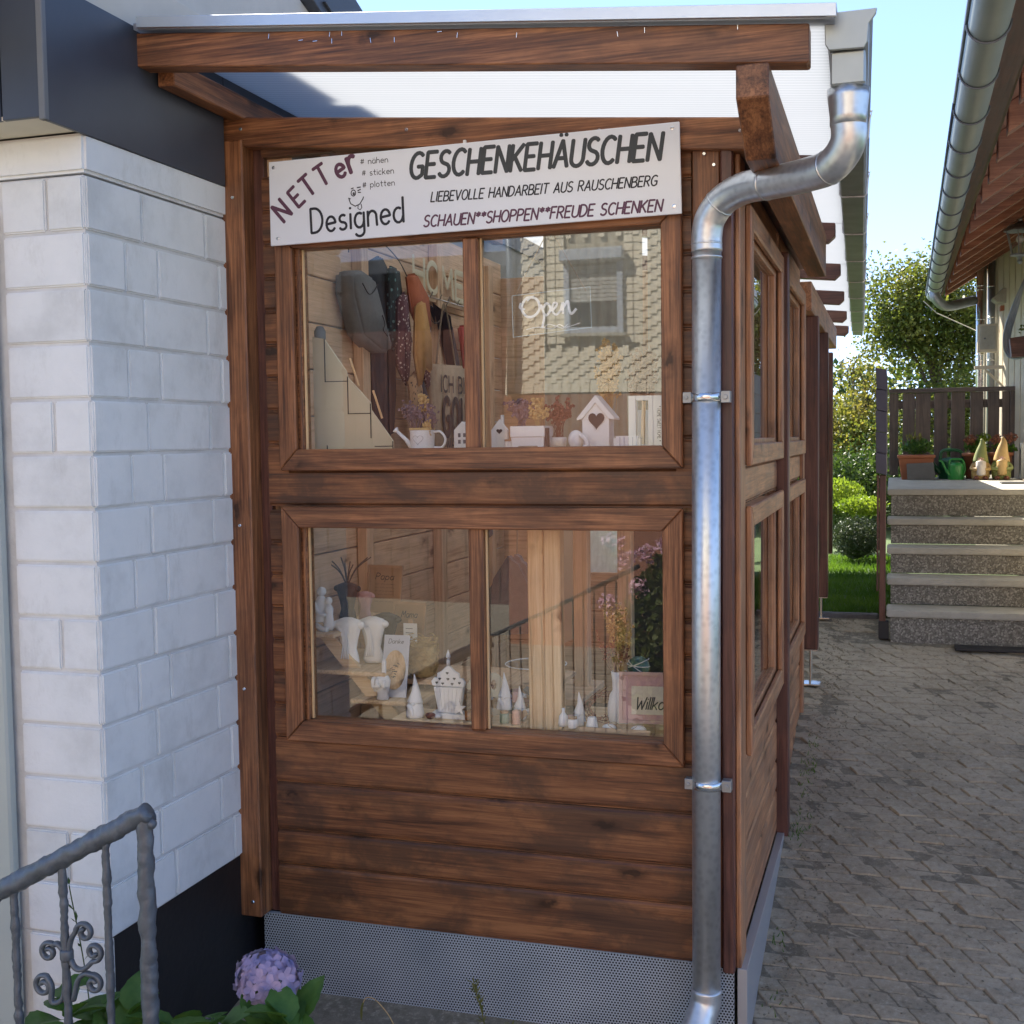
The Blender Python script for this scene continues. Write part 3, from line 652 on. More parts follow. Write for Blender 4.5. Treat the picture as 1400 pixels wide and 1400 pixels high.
# hut interior
B('back_wall', in_x, hut, -1.40, -.01, 2.31, 2.34, 0, .8, 0); B('back_wall', in_x, hut, -1.40, -1.22, 2.31, 2.34, .8, 2.2, 0); B('back_wall', in_x, hut, -.16, -.01, 2.31, 2.34, .8, 2.2, 0)
for k in range(15): B('interior_board', in_y, hut, -1.40, -1.385, .052, 2.30, .02+.15*k, .166+.15*k, .003)
for k in range(5): B('interior_board', in_x, hut, -1.38, -.04, 2.295, 2.309, .02+.15*k, .166+.15*k, .003)
for x in (-1.22, -.71, -.20): B('back_window_post', in_z, hut, x, x+.045, 2.30, 2.345, .775, 2.2, .003)
B('back_window_pane', glass, hut, -1.175, -.71, 2.32, 2.3215, .79, 2.2, 0); B('back_window_pane', glass, hut, -.665, -.2, 2.32, 2.3215, .79, 2.2, 0)
for y in (.62, 1.35, 2.0): B('wall_stud', in_z, hut, -1.384, -1.345, y, y+.06, .02, 2.22, .003)
B('floor_boards', in_y, hut, -1.40, -.04, .05, 2.3, -.02, .01, 0)
B('apron_board', in_x, hut, -1.376, -.04, .035, .05, 0, .6, 0)
B('display_shelf', raw_x, hut, -1.375, -.05, .046, .30, 1.385, 1.403, .002)
B('display_shelf', raw_x, hut, -.512, -.05, .051, .42, .575, .596, .002)
# bare studs inside the lower right pane
B('bare_post', raw_z, hut, -.615, -.567, .125, .168, .02, 1.384, .003); B('bare_post', raw_z, hut, -.5645, -.515, .12, .168, .02, 1.384, .003)
B('bare_post', in_z, hut, -.628, -.578, .70, .75, .02, 1.38, .003); B('bare_post', in_z, hut, -.520, -.470, .90, .95, .02, 1.38, .003)
# ============================================================= gutter and downpipe
gu = thing('roof_gutter', 'galvanised box gutter along the right eave of the hut roof', 'gutter', (.3, -.45, 2.28))
def gx(y): return -.0235*(y+.45)
prev = -.448
for i, y2 in enumerate((1.5, 3.5, 5.5, 7.5)):
    sec = [(.255, 2.352), (.257, 2.285), (.262, 2.278), (.335, 2.274), (.342, 2.282), (.345, 2.33), (.352, 2.343), (.348, 2.35), (.341, 2.343), (.339, 2.284), (.333, 2.278), (.262, 2.282), (.260, 2.352)]
    n = len(sec); mb = MB(); vs = [(x+gx(prev), prev, z) for x, z in sec]+[(x+gx(y2), y2, z-.0) for x, z in sec]
    mb.add(vs, [(k, (k+1) % n, (k+1) % n+n, k+n) for k in range(n)]+[tuple(range(n))[::-1], tuple(range(n, 2*n))]).build('gutter_length', zincdull, gu); prev = y2
cap = [(.250, 2.349), (.252, 2.283), (.260, 2.270), (.333, 2.268), (.340, 2.28), (.343, 2.318), (.358, 2.338), (.360, 2.349)]
MB().prism(cap, -.456, -.446, 'y').build('end_cap', zincplain, gu, .0015)
for k in range(9):
    y = .42+.83*k; d = gx(y); P = [(.254+d, y, 2.35), (.2545+d, y, 2.282), (.262+d, y, 2.272), (.338+d, y, 2.269), (.347+d, y, 2.279), (.350+d, y, 2.33), (.357+d, y, 2.352), (.30+d, y, 2.357)]
    MB().tube(P, .0035, 6).build('gutter_bracket', zinc, gu)
dp = thing('downpipe', 'shiny galvanised downpipe with swan neck in front of the hut corner', 'downpipe', (-.065, -.07, -.15))
MB().lathe((.300, -.39, 0), [(.0, 2.272), (.055, 2.272), (.055, 2.262), (.05, 2.262), (.05, 2.215), (.043, 2.2), (.0405, 2.19)], 4).build('rainwater_outlet', zinc, dp, .003) if False else None
MB().box(.262, .336, -.440, -.35, 2.198, 2.27).build('outlet_box', zincplain, dp, .004)
MB().lathe((.299, -.394, 0), [(.046, 2.199), (.045, 2.18), (.040, 2.14), (.040, 2.12)], 24).build('outlet_cone', zinc, dp, smooth=True)
nk = spline([(.299, -.394, 2.145), (.298, -.385, 2.085), (.262, -.35, 2.045), (.205, -.295, 2.040), (.125, -.21, 2.046), (.045, -.14, 2.052), (-.015, -.095, 2.035), (-.052, -.075, 1.995), (-.062, -.07, 1.95), (-.062, -.07, 1.91)], 8)
MB().tube(nk, .0395, 28).build('swan_neck', zinc, dp, smooth=True)
MB().tube([(-.0625, -.07, 1.915), (-.0675, -.07, .9), (-.070, -.07, -.045)], .0375, 32).build('pipe', zinc, dp, smooth=True)
for z in (1.93, 1.895): MB().lathe((-.0625, -.07, 0), [(.0385, z-.004), (.0405, z), (.0385, z+.004)], 28).build('pipe_collar', zinc, dp, smooth=True)
for q in (17, 34, 50):
    a, b = nk[q], nk[q+1]; MB().tube([a, a+(b-a)*.45], .0409, 28).build('pipe_collar', zinc, dp, smooth=True)
MB().lathe((-.070, -.07, 0), [(.0395, -.05), (.041, -.044), (.0395, -.038)], 28).build('pipe_collar', zinc, dp, smooth=True)
MB().tube(spline([(-.070, -.07, -.04), (-.073, -.075, -.08), (-.088, -.105, -.125), (-.112, -.15, -.17), (-.13, -.18, -.21)], 6), .0405, 28).build('shoe', zinc, dp, smooth=True)
for z in (1.537, .518):
    x = -.064; cl = MB(); cl.lathe((x, -.07, 0), [(.0385, z-.0115), (.0412, z-.0105), (.0402, z), (.0412, z+.0105), (.0385, z+.0115)], 30)
    c = cl.build('pipe_clamp', steel, dp, smooth=True)
    lg = MB(); lg.box(x-.060, x-.038, -.085, -.06, z-.014, z+.014); lg.lathe((x-.05, -.084, z), [(.005, 0), (.005, .006)], 6, M=Matrix.Rotation(PI/2, 3, 'X')); lg.build('clamp_lug', zincdull, c, .001)
    lug = MB(); lug.box(x+.038, x+.062, -.085, -.055, z-.015, z+.015); lug.lathe((x+.05, -.084, z), [(.007, 0), (.007, .006)], 6, M=Matrix.Rotation(PI/2, 3, 'X'));
    lug.box(x+.045, x+.053, -.06, -.02, z-.004, z+.004)
    lug.build('clamp_lug', zincdull, c, .001)
# ============================================================= sign
sg = thing('shop_sign', 'white shop sign with dark hand lettered German words screwed above the window', 'sign', (-.73, -.06, 2.01))
pan = MB().prism([(-1.322, 2.002), (-.128, 2.014), (-.133, 2.249), (-1.322, 2.241)], -.060, -.054, 'y').build('panel', signm, sg, .0015)
ly = -.0602
def line(txt, x, z, h, w, mat, sl_=.22, st_=.11, ang=0, gap=.17):
    letters(MB(), txt, x, z, h, ly, w, sl_, st_, ang, gap)
    m = MB(); letters(m, txt, x, z, h, ly, w, sl_, st_, ang, gap); m.build('lettering', mat, sg)
line('GESCHENKEHÄUSCHEN', -.885, 2.160, .068, .700, greyink, .14, .165, -.004)
line('LIEBEVOLLE HANDARBEIT AUS RAUSCHENBERG', -.824, 2.093, .026, .630, ink, .2, .15, -.004)
line('SCHAUEN**SHOPPEN**FREUDE SCHENKEN', -.847, 2.026, .030, .665, plum, .2, .165, -.004)
line('# nähen', -1.033, 2.211, .0165, .083, ink, 0, .11)
line('# sticken', -1.029, 2.179, .0165, .096, ink, 0, .11)
line('# plotten', -1.028, 2.146, .0165, .097, ink, 0, .11)
line('Designed', -1.190, 2.030, .068, .285, ink, .02, .11, .05)
for ch, x, z, h, a in (('N', -1.276, 2.068, .060, .72), ('E', -1.228, 2.106, .056, .68), ('T', -1.196, 2.132, .058, .62), ('T', -1.154, 2.158, .058, .5), ('e', -1.101, 2.176, .062, .42), ('r', -1.062, 2.190, .072, .35)):
    m = MB(); letters(m, ch, x, z, h, ly, None, 0, .17, a); m.build('lettering', plum, sg)
fc = MB(); Fp = lambda u, v: (u, ly-.0003, v)
for P in ([(-1.064, 2.146), (-1.056, 2.148)], [(-1.046, 2.148), (-1.034, 2.149)], [(-1.044, 2.139), (-1.034, 2.143)], [(-1.043, 2.135), (-1.034, 2.134)],
          [(-1.071, 2.118), (-1.066, 2.105), (-1.052, 2.097), (-1.038, 2.102), (-1.028, 2.116), (-1.026, 2.122)], [(-1.073, 2.121), (-1.066, 2.118)]):
    fc.tube([Fp(*p) for p in P], .0017, 6, (.15, 1), True, (0, -1, 0))
fc.tube([Fp(*p) for p in arc(-1.057, 2.134, .007, .0085, 0, 360, 12)], .0015, 6, (.15, 1), True, (0, -1, 0))
fc.tube([Fp(*p) for p in arc(-1.056, 2.132, .002, .003, 0, 360, 8)], .0018, 6, (.15, 1), True, (0, -1, 0))
fc.tube([Fp(*p) for p in [(-1.043, 2.1), (-1.044, 2.09), (-1.037, 2.086), (-1.032, 2.092), (-1.034, 2.102)]], .0014, 6, (.15, 1), True, (0, -1, 0))
fc.build('smiling_doodle', ink, sg)
for x, z in ((-1.306, 2.224), (-1.298, 2.022), (-.152, 2.234), (-.148, 2.034)):
    MB().lathe((x, -.0595, z), [(.0058, 0), (.005, .0018), (.002, .0022)], 12, M=Matrix.Rotation(PI/2, 3, 'X')).build('screw', steel, sg)
B('cable_clip', white, sg, -.73, -.722, -.052, -.044, 2.245, 2.255, .001)
# ============================================================= goods on the upper shelf
ZS = 1.404; ZL = .597
def tri(mb, c, M, w, h):
    c = Vector(c); mb.add([c+M @ Vector((-w, 0, 0)), c+M @ Vector((w, 0, 0)), c+M @ Vector((0, 0, h))], [(0, 1, 2)])
def sprigs(name, mat, parent, c, n, h, spread, seed, head=.004, hn=9, stemr=.0007):
    rd = random.Random(seed); mb = MB(); c = Vector(c)
    for i in range(n):
        a, t = rd.uniform(0, 6.3), rd.random()*spread; hh = h*rd.uniform(.6, 1)
        top = c+Vector((math.cos(a)*t, math.sin(a)*t*.5, hh)); mid = c+(top-c)*.5+Vector((rd.gauss(0, .004), 0, 0))
        mb.tube([c+Vector((rd.gauss(0, .008), 0, 0)), mid, top], stemr, 4)
        for k in range(hn):
            p = mid.lerp(top, .3+.75*k/hn)+Vector((rd.gauss(0, head), rd.gauss(0, head), rd.gauss(0, head)))
            mb.cbox(p, (head*rd.uniform(.6, 1.5),)*2+(head*1.6,), Matrix.Rotation(rd.uniform(0, 3), 3, Vector((rd.random(), rd.random(), 1)).normalized()))
    return mb.build(name, mat, parent)
# watering can with dried flowers
t = thing('watering_can', 'small white watering can with a heart on the upper window shelf', 'watering can', (-.93, .10, ZS))
mb = MB(); mb.lathe((-.925, .10, ZS), [(.034, 0), (.0345, .004), (.037, .058), (.0385, .061), (.036, .061), (.034, .03)], 28); mb.build('can_body', whitemet, t, smooth=True)
mb = MB(); mb.tube([(-.955, .09, ZS+.012), (-.972, .085, ZS+.035), (-.996, .08, ZS+.058)], [.009, .006, .0045], 10); mb.lathe((-.998, .08, ZS+.06), [(.004, -.004), (.010, .006)], 12, M=rotm(-.8, 'Y')); mb.build('spout', whitemet, t, smooth=True)
MB().tube(spline([(-.889, .10, ZS+.055), (-.868, .10, ZS+.056), (-.853, .10, ZS+.035), (-.862, .10, ZS+.012), (-.889, .10, ZS+.010)]), .0035, 8, (1, 1.6)).build('handle', whitemet, t, smooth=True)
HE = [(16*math.sin(a)**3/16, (13*math.cos(a)-5*math.cos(2*a)-2*math.cos(3*a)-math.cos(4*a))/16) for a in [2*PI*i/28 for i in range(29)]]
MB().tube([(-.926+u*.016, .0635+abs(u)*.003, ZS+.034+v*.015) for u, v in HE], .0008, 6).build('embossed_heart', simple('grey_line', (.5, .5, .52)), t)
fl = thing('dried_bouquet', 'dried wheat and lavender bouquet in the small white watering can', 'dried flowers', (-.925, .1, ZS+.055), 'dried flowers in the shop windows')
sprigs('lavender', lilac, fl, (-.945, .1, ZS+.05), 22, .095, .055, 1, .0045); sprigs('wheat_ears', straw, fl, (-.925, .105, ZS+.05), 9, .12, .025, 2, .0045, 14); sprigs('lavender', lilac, fl, (-.895, .1, ZS+.05), 16, .085, .03, 3, .0045)
sprigs('seed_heads', straw, fl, (-.90, .08, ZS+.045), 12, .04, .018, 4, .004, 6); B('twine_band', straw, fl, -.955, -.893, .07, .13, ZS+.061, ZS+.068, .001)
def house(name, label, cat, x, y, z, w, h, mat, d=.03, win=(), roofh=.3, chim=None, door=False, heart=False, group=None):
    t = thing(name, label, cat, (x, y, z), group); hb_ = h*(1-roofh)
    b = MB().prism([(x-w/2, z), (x+w/2, z), (x+w/2, z+hb_), (x, z+h), (x-w/2, z+hb_)], y-d/2, y+d/2, 'y').build('house_body', mat, t, .0008)
    for (u, v, s_) in win: MB().box(x+u-s_/2, x+u+s_/2, y-d/2-.0012, y-d/2+.0, z+v-s_*.7, z+v+s_*.7).build('window', simple('dark_opening', (.12, .12, .14)) if 'dark_opening' not in bpy.data.materials else bpy.data.materials['dark_opening'], t)
    if chim: MB().box(x+chim-.004, x+chim+.004, y-.005, y+.005, z+hb_+.004, z+h+.012).build('chimney', mat, t, .0005)
    return t
house('model_house', 'little white house with four dark windows beside the small watering can', 'ornament', -.803, .12, ZS, .05, .085, white, .03, ((-.008, .045, .008), (.008, .045, .008), (-.008, .026, .008), (.008, .026, .008)))
t = house('model_house', 'white house silhouette with chimney and heart hole right of the upper glazing bar', 'ornament', -.694, .13, ZS, .05, .09, white, .012, (), .35, .008)
MB().prism([(-.694+u*.009, ZS+.055+v*.008) for u, v in HE[:-1]], .122, .1236, 'y').build('heart_hole', black, t)
# white tea lights and pots
for k, (x, y, w, h, lb) in enumerate([(-.655, .10, .03, .032, 'small white lidded jar right of the chimney house'), (-.675, .18, .022, .026, 'tiny white pot behind the chimney house')]):
    t = thing('white_jar', lb, 'jar', (x, y, ZS)); MB().lathe((x, y, ZS), [(w*.45, 0), (w*.5, .002), (w*.5, h*.8), (w*.45, h*.8)], 18).build('jar_body', white, t, smooth=True)
    MB().lathe((x, y, ZS), [(w*.52, h*.8), (w*.52, h*.95), (w*.1, h), (w*.08, h+.006), (.001, h+.008)], 18).build('lid', frameoak, t, smooth=True)
# white box planters with dried flowers
t = thing('white_box', 'white wooden box with lid holding dark dried flowers in the upper right window', 'box', (-.592, .11, ZS))
MB().hexa([(-.638, .07, ZS), (-.546, .07, ZS), (-.546, .15, ZS), (-.638, .15, ZS), (-.641, .066, ZS+.036), (-.543, .066, ZS+.036), (-.543, .154, ZS+.036), (-.641, .154, ZS+.036)]).build('box_body', white, t, .001)
B('lid', white, t, -.643, -.541, .064, .156, ZS+.037, ZS+.068, .0015); B('tag', kraft, t, -.615, -.560, .052, .060, ZS+.0, ZS+.012, .0005)
B('black_ribbon', black, t, -.541, -.533, .07, .09, ZS+.0, ZS+.062, .001)
fl = thing('dried_bouquet', 'dark dried flowers rising from the white box', 'dried flowers', (-.6, .12, ZS+.07), 'dried flowers in the shop windows')
sprigs('dark_flowers', lilac, fl, (-.625, .12, ZS+.06), 26, .085, .04, 8, .006); sprigs('cream_flowers', straw, fl, (-.575, .12, ZS+.06), 14, .085, .025, 9, .006)
fl = thing('dried_bouquet', 'reddish brown dried flowers just right of the white box', 'dried flowers', (-.53, .15, ZS), 'dried flowers in the shop windows')
sprigs('red_flowers', dryred, fl, (-.525, .15, ZS+.03), 30, .12, .045, 10, .005); MB().lathe((-.525, .15, ZS), [(.022, 0), (.026, .03), (.024, .035)], 16).build('white_pot', white, fl, smooth=True)
# white birdhouse with heart opening
t = thing('birdhouse', 'white birdhouse with a heart shaped opening on the upper shelf', 'birdhouse', (-.40, .13, ZS))
MB().box(-.440, -.362, .10, .16, ZS, ZS+.085).build('box_body', white, t, .001)
MB().prism([(-.400, ZS+.152), (-.346, ZS+.088), (-.346, ZS+.082), (-.362, ZS+.086), (-.4, ZS+.130), (-.438, ZS+.086), (-.454, ZS+.082), (-.454, ZS+.088)], .092, .165, 'y').build('roof', white, t, .001)
MB().prism([(-.438, ZS+.085), (-.362, ZS+.085), (-.4, ZS+.131)], .0985, .16, 'y').build('gable', white, t)
MB().prism([(-.398+u*.023, ZS+.082+v*.026) for u, v in HE[:-1]], .0955, .098, 'y').build('heart_opening', black, t)
# small white elephant-like bowl
t = thing('white_bowl', 'small round white ceramic figure left of the birdhouse', 'ornament', (-.445, .075, ZS))
MB().ball((-.452, .075, ZS+.028), .024, 12, (.95, .7, 1.1)).build('figure_body', white, t, smooth=True); MB().tube(spline([(-.435, .06, ZS+.04), (-.42, .055, ZS+.03), (-.415, .055, ZS+.012), (-.425, .055, ZS+.004)]), [.007]*18+[.005], 8).build('curved_neck', white, t, smooth=True)
t = thing('napkin_stack', 'white folded napkin block at the foot of the birdhouse', 'napkins', (-.307, .085, ZS)); MB().box(-.343, -.268, .065, .10, ZS, ZS+.036).build('napkins', white, t, .006, seg=2)
for k in range(4): B('napkin_edge', simple('napkin_grey', (.55, .56, .6)) if k == 0 else bpy.data.materials['napkin_grey'], t, -.325+.012*k, -.323+.012*k, .0635, .066, ZS+.004, ZS+.033, 0)
t = thing('white_picture_frame', 'tall white wooden frame with small vertical writing in the upper right window corner', 'frame', (-.26, .13, ZS))
mb = MB(); mb.box(-.312, -.290, .125, .15, ZS, ZS+.148); mb.box(-.256, -.216, .125, .15, ZS, ZS+.148); mb.box(-.290, -.256, .125, .15, ZS+.135, ZS+.148); mb.box(-.290, -.256, .125, .15, ZS, ZS+.012); mb.build('frame_body', white, t, .001)
mb = MB(); letters(mb, '* HOME SWEET HOME *', -.230, ZS+.118, .010, .1245, .098, 0, .1, -PI/2); mb.build('lettering', ink, t)
t2 = thing('wood_stick', 'rough light wooden stick inside the tall white frame', 'ornament', (-.272, .14, ZS+.012)); MB().tube([(-.275, .137, ZS+.0125), (-.27, .137, ZS+.134)], .006, 8).build('stick', raw_z, t2)
for k, (x, h, lb, m) in enumerate([(-.395, .30, 'tall orange pampas grass bouquet behind the birdhouse', straw), (-.29, .27, 'pale dried bouquet standing behind the tall white frame', kraft)]):
    fl = thing('tall_dried_bouquet', lb, 'dried flowers', (x, .22, ZS)); sprigs('grass_stems', m, fl, (x, .22, ZS+.02), 44, h, .045, 20+k, .005, 12)
    MB().lathe((x, .22, ZS), [(.018, 0), (.022, .02), (.016, .09), (.018, .11)], 16).build('vase', white, fl, smooth=True)
# OPEN plate hung on strings
t = thing('open_sign', 'clear acrylic plate with white script Open hanging on two strings', 'sign', (-.51, .05, 1.73), None)
MB().hexa([(-.625, .05, 1.722), (-.398, .05, 1.741), (-.398, .054, 1.741), (-.625, .054, 1.722), (-.627, .05, 1.838), (-.401, .05, 1.852), (-.401, .054, 1.852), (-.627, .054, 1.838)]).build('plate', clear, t)
mb = MB()
E4 = [(-.625, .05, 1.722), (-.398, .05, 1.741), (-.401, .05, 1.852), (-.627, .05, 1.838), (-.625, .05, 1.722)]
for a, b in zip(E4[:-1], E4[1:]): mb.tube([a, b], .0009, 5)
mb.build('plate_edge', simple('frosted_edge', (.6, .68, .68), .3), t)
sc_ = simple('white_script', (.85, .86, .84), .5)
mb = MB(); O = lambda P, r=.0028: mb.tube(spline([(-.598+u*.155, .048, 1.772+v*.062) for u, v in P], 5), r*1.35, 6, (.3, 1), True, (0, -1, 0))
O([(.22, .95), (.08, .9), (0, .5), (.08, .12), (.22, .1), (.33, .4), (.3, .8), (.18, .95), (.1, .8)], .003); O([(-.02, .72), (-.04, .5), (.06, .42)], .002)
O([(.36, .6), (.42, .1), (.38, -.45)], .0028); O([(.38, .35), (.47, .65), (.54, .4), (.47, .12), (.41, .2)], .0028)
O([(.55, .3), (.63, .45), (.66, .62), (.6, .64), (.57, .35), (.64, .12), (.73, .3)], .0025)
O([(.73, .3), (.77, .65), (.77, .15)], .003); O([(.77, .4), (.86, .7), (.89, .3), (.93, .14), (1.02, .35)], .003)
mb.tube(spline([(-.585, .048, 1.742), (-.55, .048, 1.747), (-.51, .048, 1.741), (-.49, .048, 1.752), (-.47, .048, 1.744), (-.43, .048, 1.754)]), .0011, 5); mb.tube(spline([(-.535, .048, 1.745), (-.52, .048, 1.754), (-.5, .048, 1.748), (-.48, .048, 1.742), (-.465, .048, 1.752)]), .0011, 5)
mb.build('script_lettering', sc_, t)
for a in (-.618, -.412): MB().tube([(a, .049, 1.84), (-.515+(a+.515)*.12, .049, 1.998)], .0012, 5).build('string', kraft, t)
# step shelf of cream board, upper left
t = thing('step_display', 'cream stepped display board with black edges in the upper left window', 'display stand', (-1.2, .15, ZS))
MB().prism([(-1.301, ZS), (-1.040, ZS), (-1.040, ZS+.030), (-1.110, ZS+.125), (-1.112, ZS+.148), (-1.185, ZS+.225), (-1.19, ZS+.245), (-1.262, ZS+.345), (-1.301, ZS+.352)], .150, .158, 'y').build('side_board', mdf, t, .001)
for (x0, x1, z0, z1) in ((-1.262, -1.259, ZS+.213, ZS+.345), (-1.262, -1.187, ZS+.213, ZS+.2155), (-1.187, -1.184, ZS+.114, ZS+.228), (-1.187, -1.113, ZS+.114, ZS+.1165), (-1.113, -1.110, ZS+.04, ZS+.145), (-1.10, -1.04, ZS+.014, ZS+.0165), (-1.042, -1.039, ZS, ZS+.03), (-1.26, -1.257, ZS, ZS+.02)):
    B('black_edge', black, t, x0, x1, .148, .1495, z0, z1, 0)
for x, z in ((-1.18, ZS+.21), (-1.105, ZS+.11)):
    MB().tube([(x-.006, .17, z+.075), (x+.022, .17, z-.01)], .0035, 6).build('shelf_dowel', raw_z, t)
MB().lathe((-1.285, .17, ZS+.34), [(.017, 0), (.018, .03), (.010, .045), (.001, .047)], 14).build('grey_knob', feltg, t, smooth=True)
# ---- things hung on the left inner wall (x about -1.33)
def hung(name, label, cat, mat, pts, d=.03, x=-1.335, group=None, puff=.006):
    t = thing(name, label, cat, (x, sum(p[0] for p in pts)/len(pts), min(p[1] for p in pts)), group)
    o = MB().prism(pts, x-d/2, x+d/2, 'x').build(name+'_cloth', mat, t, .011, seg=3, smooth=True, warp=.012 if 'tote' not in name else .004); return t, o
t, o = hung('felt_bag', 'grey felt bag hanging left on the inner wall of the upper window', 'bag', feltg, [(.46, 1.99), (.52, 2.01), (.62, 1.99), (.75, 1.78), (.74, 1.75), (.66, 1.745), (.54, 1.79), (.46, 1.92)], .08)
mb = MB(); mb.tube(spline([(-1.288, .5, 1.96), (-1.285, .54, 1.93), (-1.285, .58, 1.94), (-1.285, .62, 1.97)]), .002, 6); mb.tube(spline([(-1.288, .66, 1.87), (-1.288, .68, 1.84), (-1.288, .665, 1.82), (-1.288, .70, 1.80)]), .0018, 6); mb.build('embroidery', ink, t)
t, o = hung('navy_towel', 'dark navy towel with white script hanging beside the grey felt bag', 'towel', navy, [(.66, 2.05), (.80, 2.10), (.90, 2.02), (.92, 1.6), (.88, 1.45), (.76, 1.42), (.73, 1.7)], .03, -1.36)
mb = MB(); mb.tube(spline([(-1.343, .66+.01*k+.01*(k % 2), 1.97-.014*k) for k in range(6)]), .003, 5); mb.tube(spline([(-1.343, .72+.008*k+.012*(k % 2), 1.96-.014*k) for k in range(6)]), .003, 5); mb.build('white_script', white, t)
hung('scarf', 'dark green flowered scarf behind the orange cloth on the inner wall', 'scarf', dotgreen, [(.80, 2.06), (.87, 2.05), (.93, 1.9), (.86, 1.75), (.82, 1.8)], .03, -1.325, 'scarves hung on the inner wall')
hung('scarf', 'dotted plum scarf hanging in a long loop between the towel and the bag', 'scarf', dotplum, [(.82, 1.95), (.90, 1.98), (.93, 1.8), (.93, 1.72), (.89, 1.62), (.83, 1.7)], .025, -1.30, 'scarves hung on the inner wall')
hung('scarf', 'rust orange scarf hung over the ochre cloth', 'scarf', rust, [(.88, 2.03), (.97, 2.05), (1.09, 1.98), (1.10, 1.86), (1.02, 1.84), (.93, 1.90)], .02, -1.29, 'scarves hung on the inner wall')
hung('scarf', 'ochre yellow cloth below the rust orange scarf', 'scarf', ochre, [(.92, 1.93), (1.0, 1.96), (1.07, 1.82), (1.06, 1.68), (1.0, 1.70), (.94, 1.62), (.91, 1.75)], .02, -1.27, 'scarves hung on the inner wall')
hung('scarf', 'second dotted plum cloth right of the ochre cloth', 'scarf', dotplum, [(1.06, 1.86), (1.14, 1.90), (1.15, 1.74), (1.11, 1.62), (1.05, 1.70)], .02, -1.305, 'scarves hung on the inner wall')
hung('scarf', 'brown leopard print scarf hanging long below the ochre cloth', 'scarf', leopard, [(.87, 1.66), (.95, 1.70), (1.0, 1.62), (.96, 1.42), (.93, 1.37), (.90, 1.5)], .02, -1.285, 'scarves hung on the inner wall')
hung('scarf', 'dark navy pouch under the ochre cloth', 'scarf', navy, [(.98, 1.65), (1.04, 1.68), (1.12, 1.6), (1.11, 1.42), (1.02, 1.38)], .02, -1.31, 'scarves hung on the inner wall')
# jute tote with bold lettering
t, o = hung('jute_tote', 'natural jute tote bag with bold black lettering on the hook rail', 'tote bag', kraft, [(1.15, 1.73), (1.50, 1.74), (1.58, 1.36), (1.20, 1.36)], .05, -1.31)
pl = lambda y0, z0: (lambda u, v, d: Vector((-1.277+d, y0+u, z0+v)))
mb = MB()
for txt, y0, z0, h, w, s_ in (('ICH BIN', 1.19, 1.625, .062, .33, .17), ('GOLD', 1.21, 1.455, .14, .36, .22), ('WACHSEN', 1.24, 1.40, .042, .31, .17)):
    letters(mb, txt, 0, 0, h, 0, w, 0, s_, 0, .2, pl(y0, z0))
mb.build('lettering', black, t)
for dy in (0, .0): MB().tube(spline([(-1.30, 1.2, 1.73), (-1.30, 1.26, 1.9), (-1.30, 1.30, 1.97), (-1.30, 1.36, 1.88), (-1.30, 1.42, 1.73)]), .007, 6, (.4, 1)).build('handle', kraft, t)
hung('black_pouch', 'black cloth bag hanging right of the jute tote', 'bag', navy, [(1.36, 1.95), (1.46, 1.93), (1.56, 1.5), (1.60, 1.40), (1.66, 1.6), (1.50, 1.9)], .02, -1.345)
hung('red_pouch', 'red cloth at the right end of the hook rail', 'bag', redm, [(1.58, 1.92), (1.74, 1.93), (1.76, 1.55), (1.68, 1.6), (1.62, 1.8)], .02, -1.34)
t = thing('home_hook_rail', 'pale wooden coat rail with cut out letters spelling HOME', 'coat rail', (-1.37, 1.3, 2.0))
B('rail_board', frameoak, t, -1.366, -1.352, 1.07, 1.72, 1.985, 2.02, .002)
mb = MB(); letters(mb, 'HOME', 0, 0, .115, 0, .56, 0, .2, 0, .15, lambda u, v, d: Vector((-1.348+d*3, 1.10+u, 2.02+v))); mb.build('letters', mdf, t)
for k in range(6): MB().tube([(-1.352, 1.15+.1*k, 2.0), (-1.30, 1.15+.1*k, 1.985), (-1.29, 1.15+.1*k, 2.005)], .003, 6).build('hook', steel, t)
MB().tube(spline([(-1.36, .42, 2.12), (-1.35, .47, 2.08), (-1.34, .50, 2.10), (-1.35, .53, 2.07)]), .0022, 5).build('twig', bark, t)
MB().tube(spline([(-1.35, .75, 2.16), (-1.33, .9, 2.1), (-1.32, 1.0, 2.02), (-1.32, 1.12, 1.94), (-1.33, 1.3, 1.9), (-1.33, 1.45, 2.02)]), .0022, 5).build('fairy_wire', bark, t)
# cream panels hanging at the back
t = thing('cream_curtain', 'cream pleated curtain hanging at the back of the hut interior', 'curtain', (-.8, 1.9, .9))
mb = MB()
for x0, x1 in ((-1.06, -.62), (-.60, -.17)):
    n = 28; vs = []
    for z in (1.22 if x0 < -1 else 1.2, 2.34):
        for i in range(n+1): vs.append((x0+(x1-x0)*i/n, 1.9+.012*math.sin(i*2.2), z))
    mb.add(vs, [(i, i+1, i+n+2, i+n+1) for i in range(n)])
mb.build('pleats', simple('cream_cloth', (.4, .38, .3), .8, trans=(.08, (.4, .38, .3))), t, smooth=True)
t = thing('darkening_block', 'dark grey block added deep inside to darken the lower right pane', 'cabinet', (-.4, 1.3, 0)); B('cabinet_body', simple('charcoal_panel', (.035, .037, .04), .6), t, -.56, -.08, 1.25, 1.7, .01, 1.28, .004); B('darkening_block_front', bpy.data.materials['charcoal_panel'], t, -.55, -.09, 1.238, 1.249, .05, 1.24, .003)  # added dark block, placed to darken the interior behind this pane
t = thing('pale_panel', 'narrow pale panel leaning behind the bare posts', 'panel', (-.85, 1.5, .6))
MB().prism([(-.878, .60), (-.838, .62), (-.838, 1.35), (-.872, 1.35)], 1.5, 1.512, 'y').build('panel_board', mdf, t)
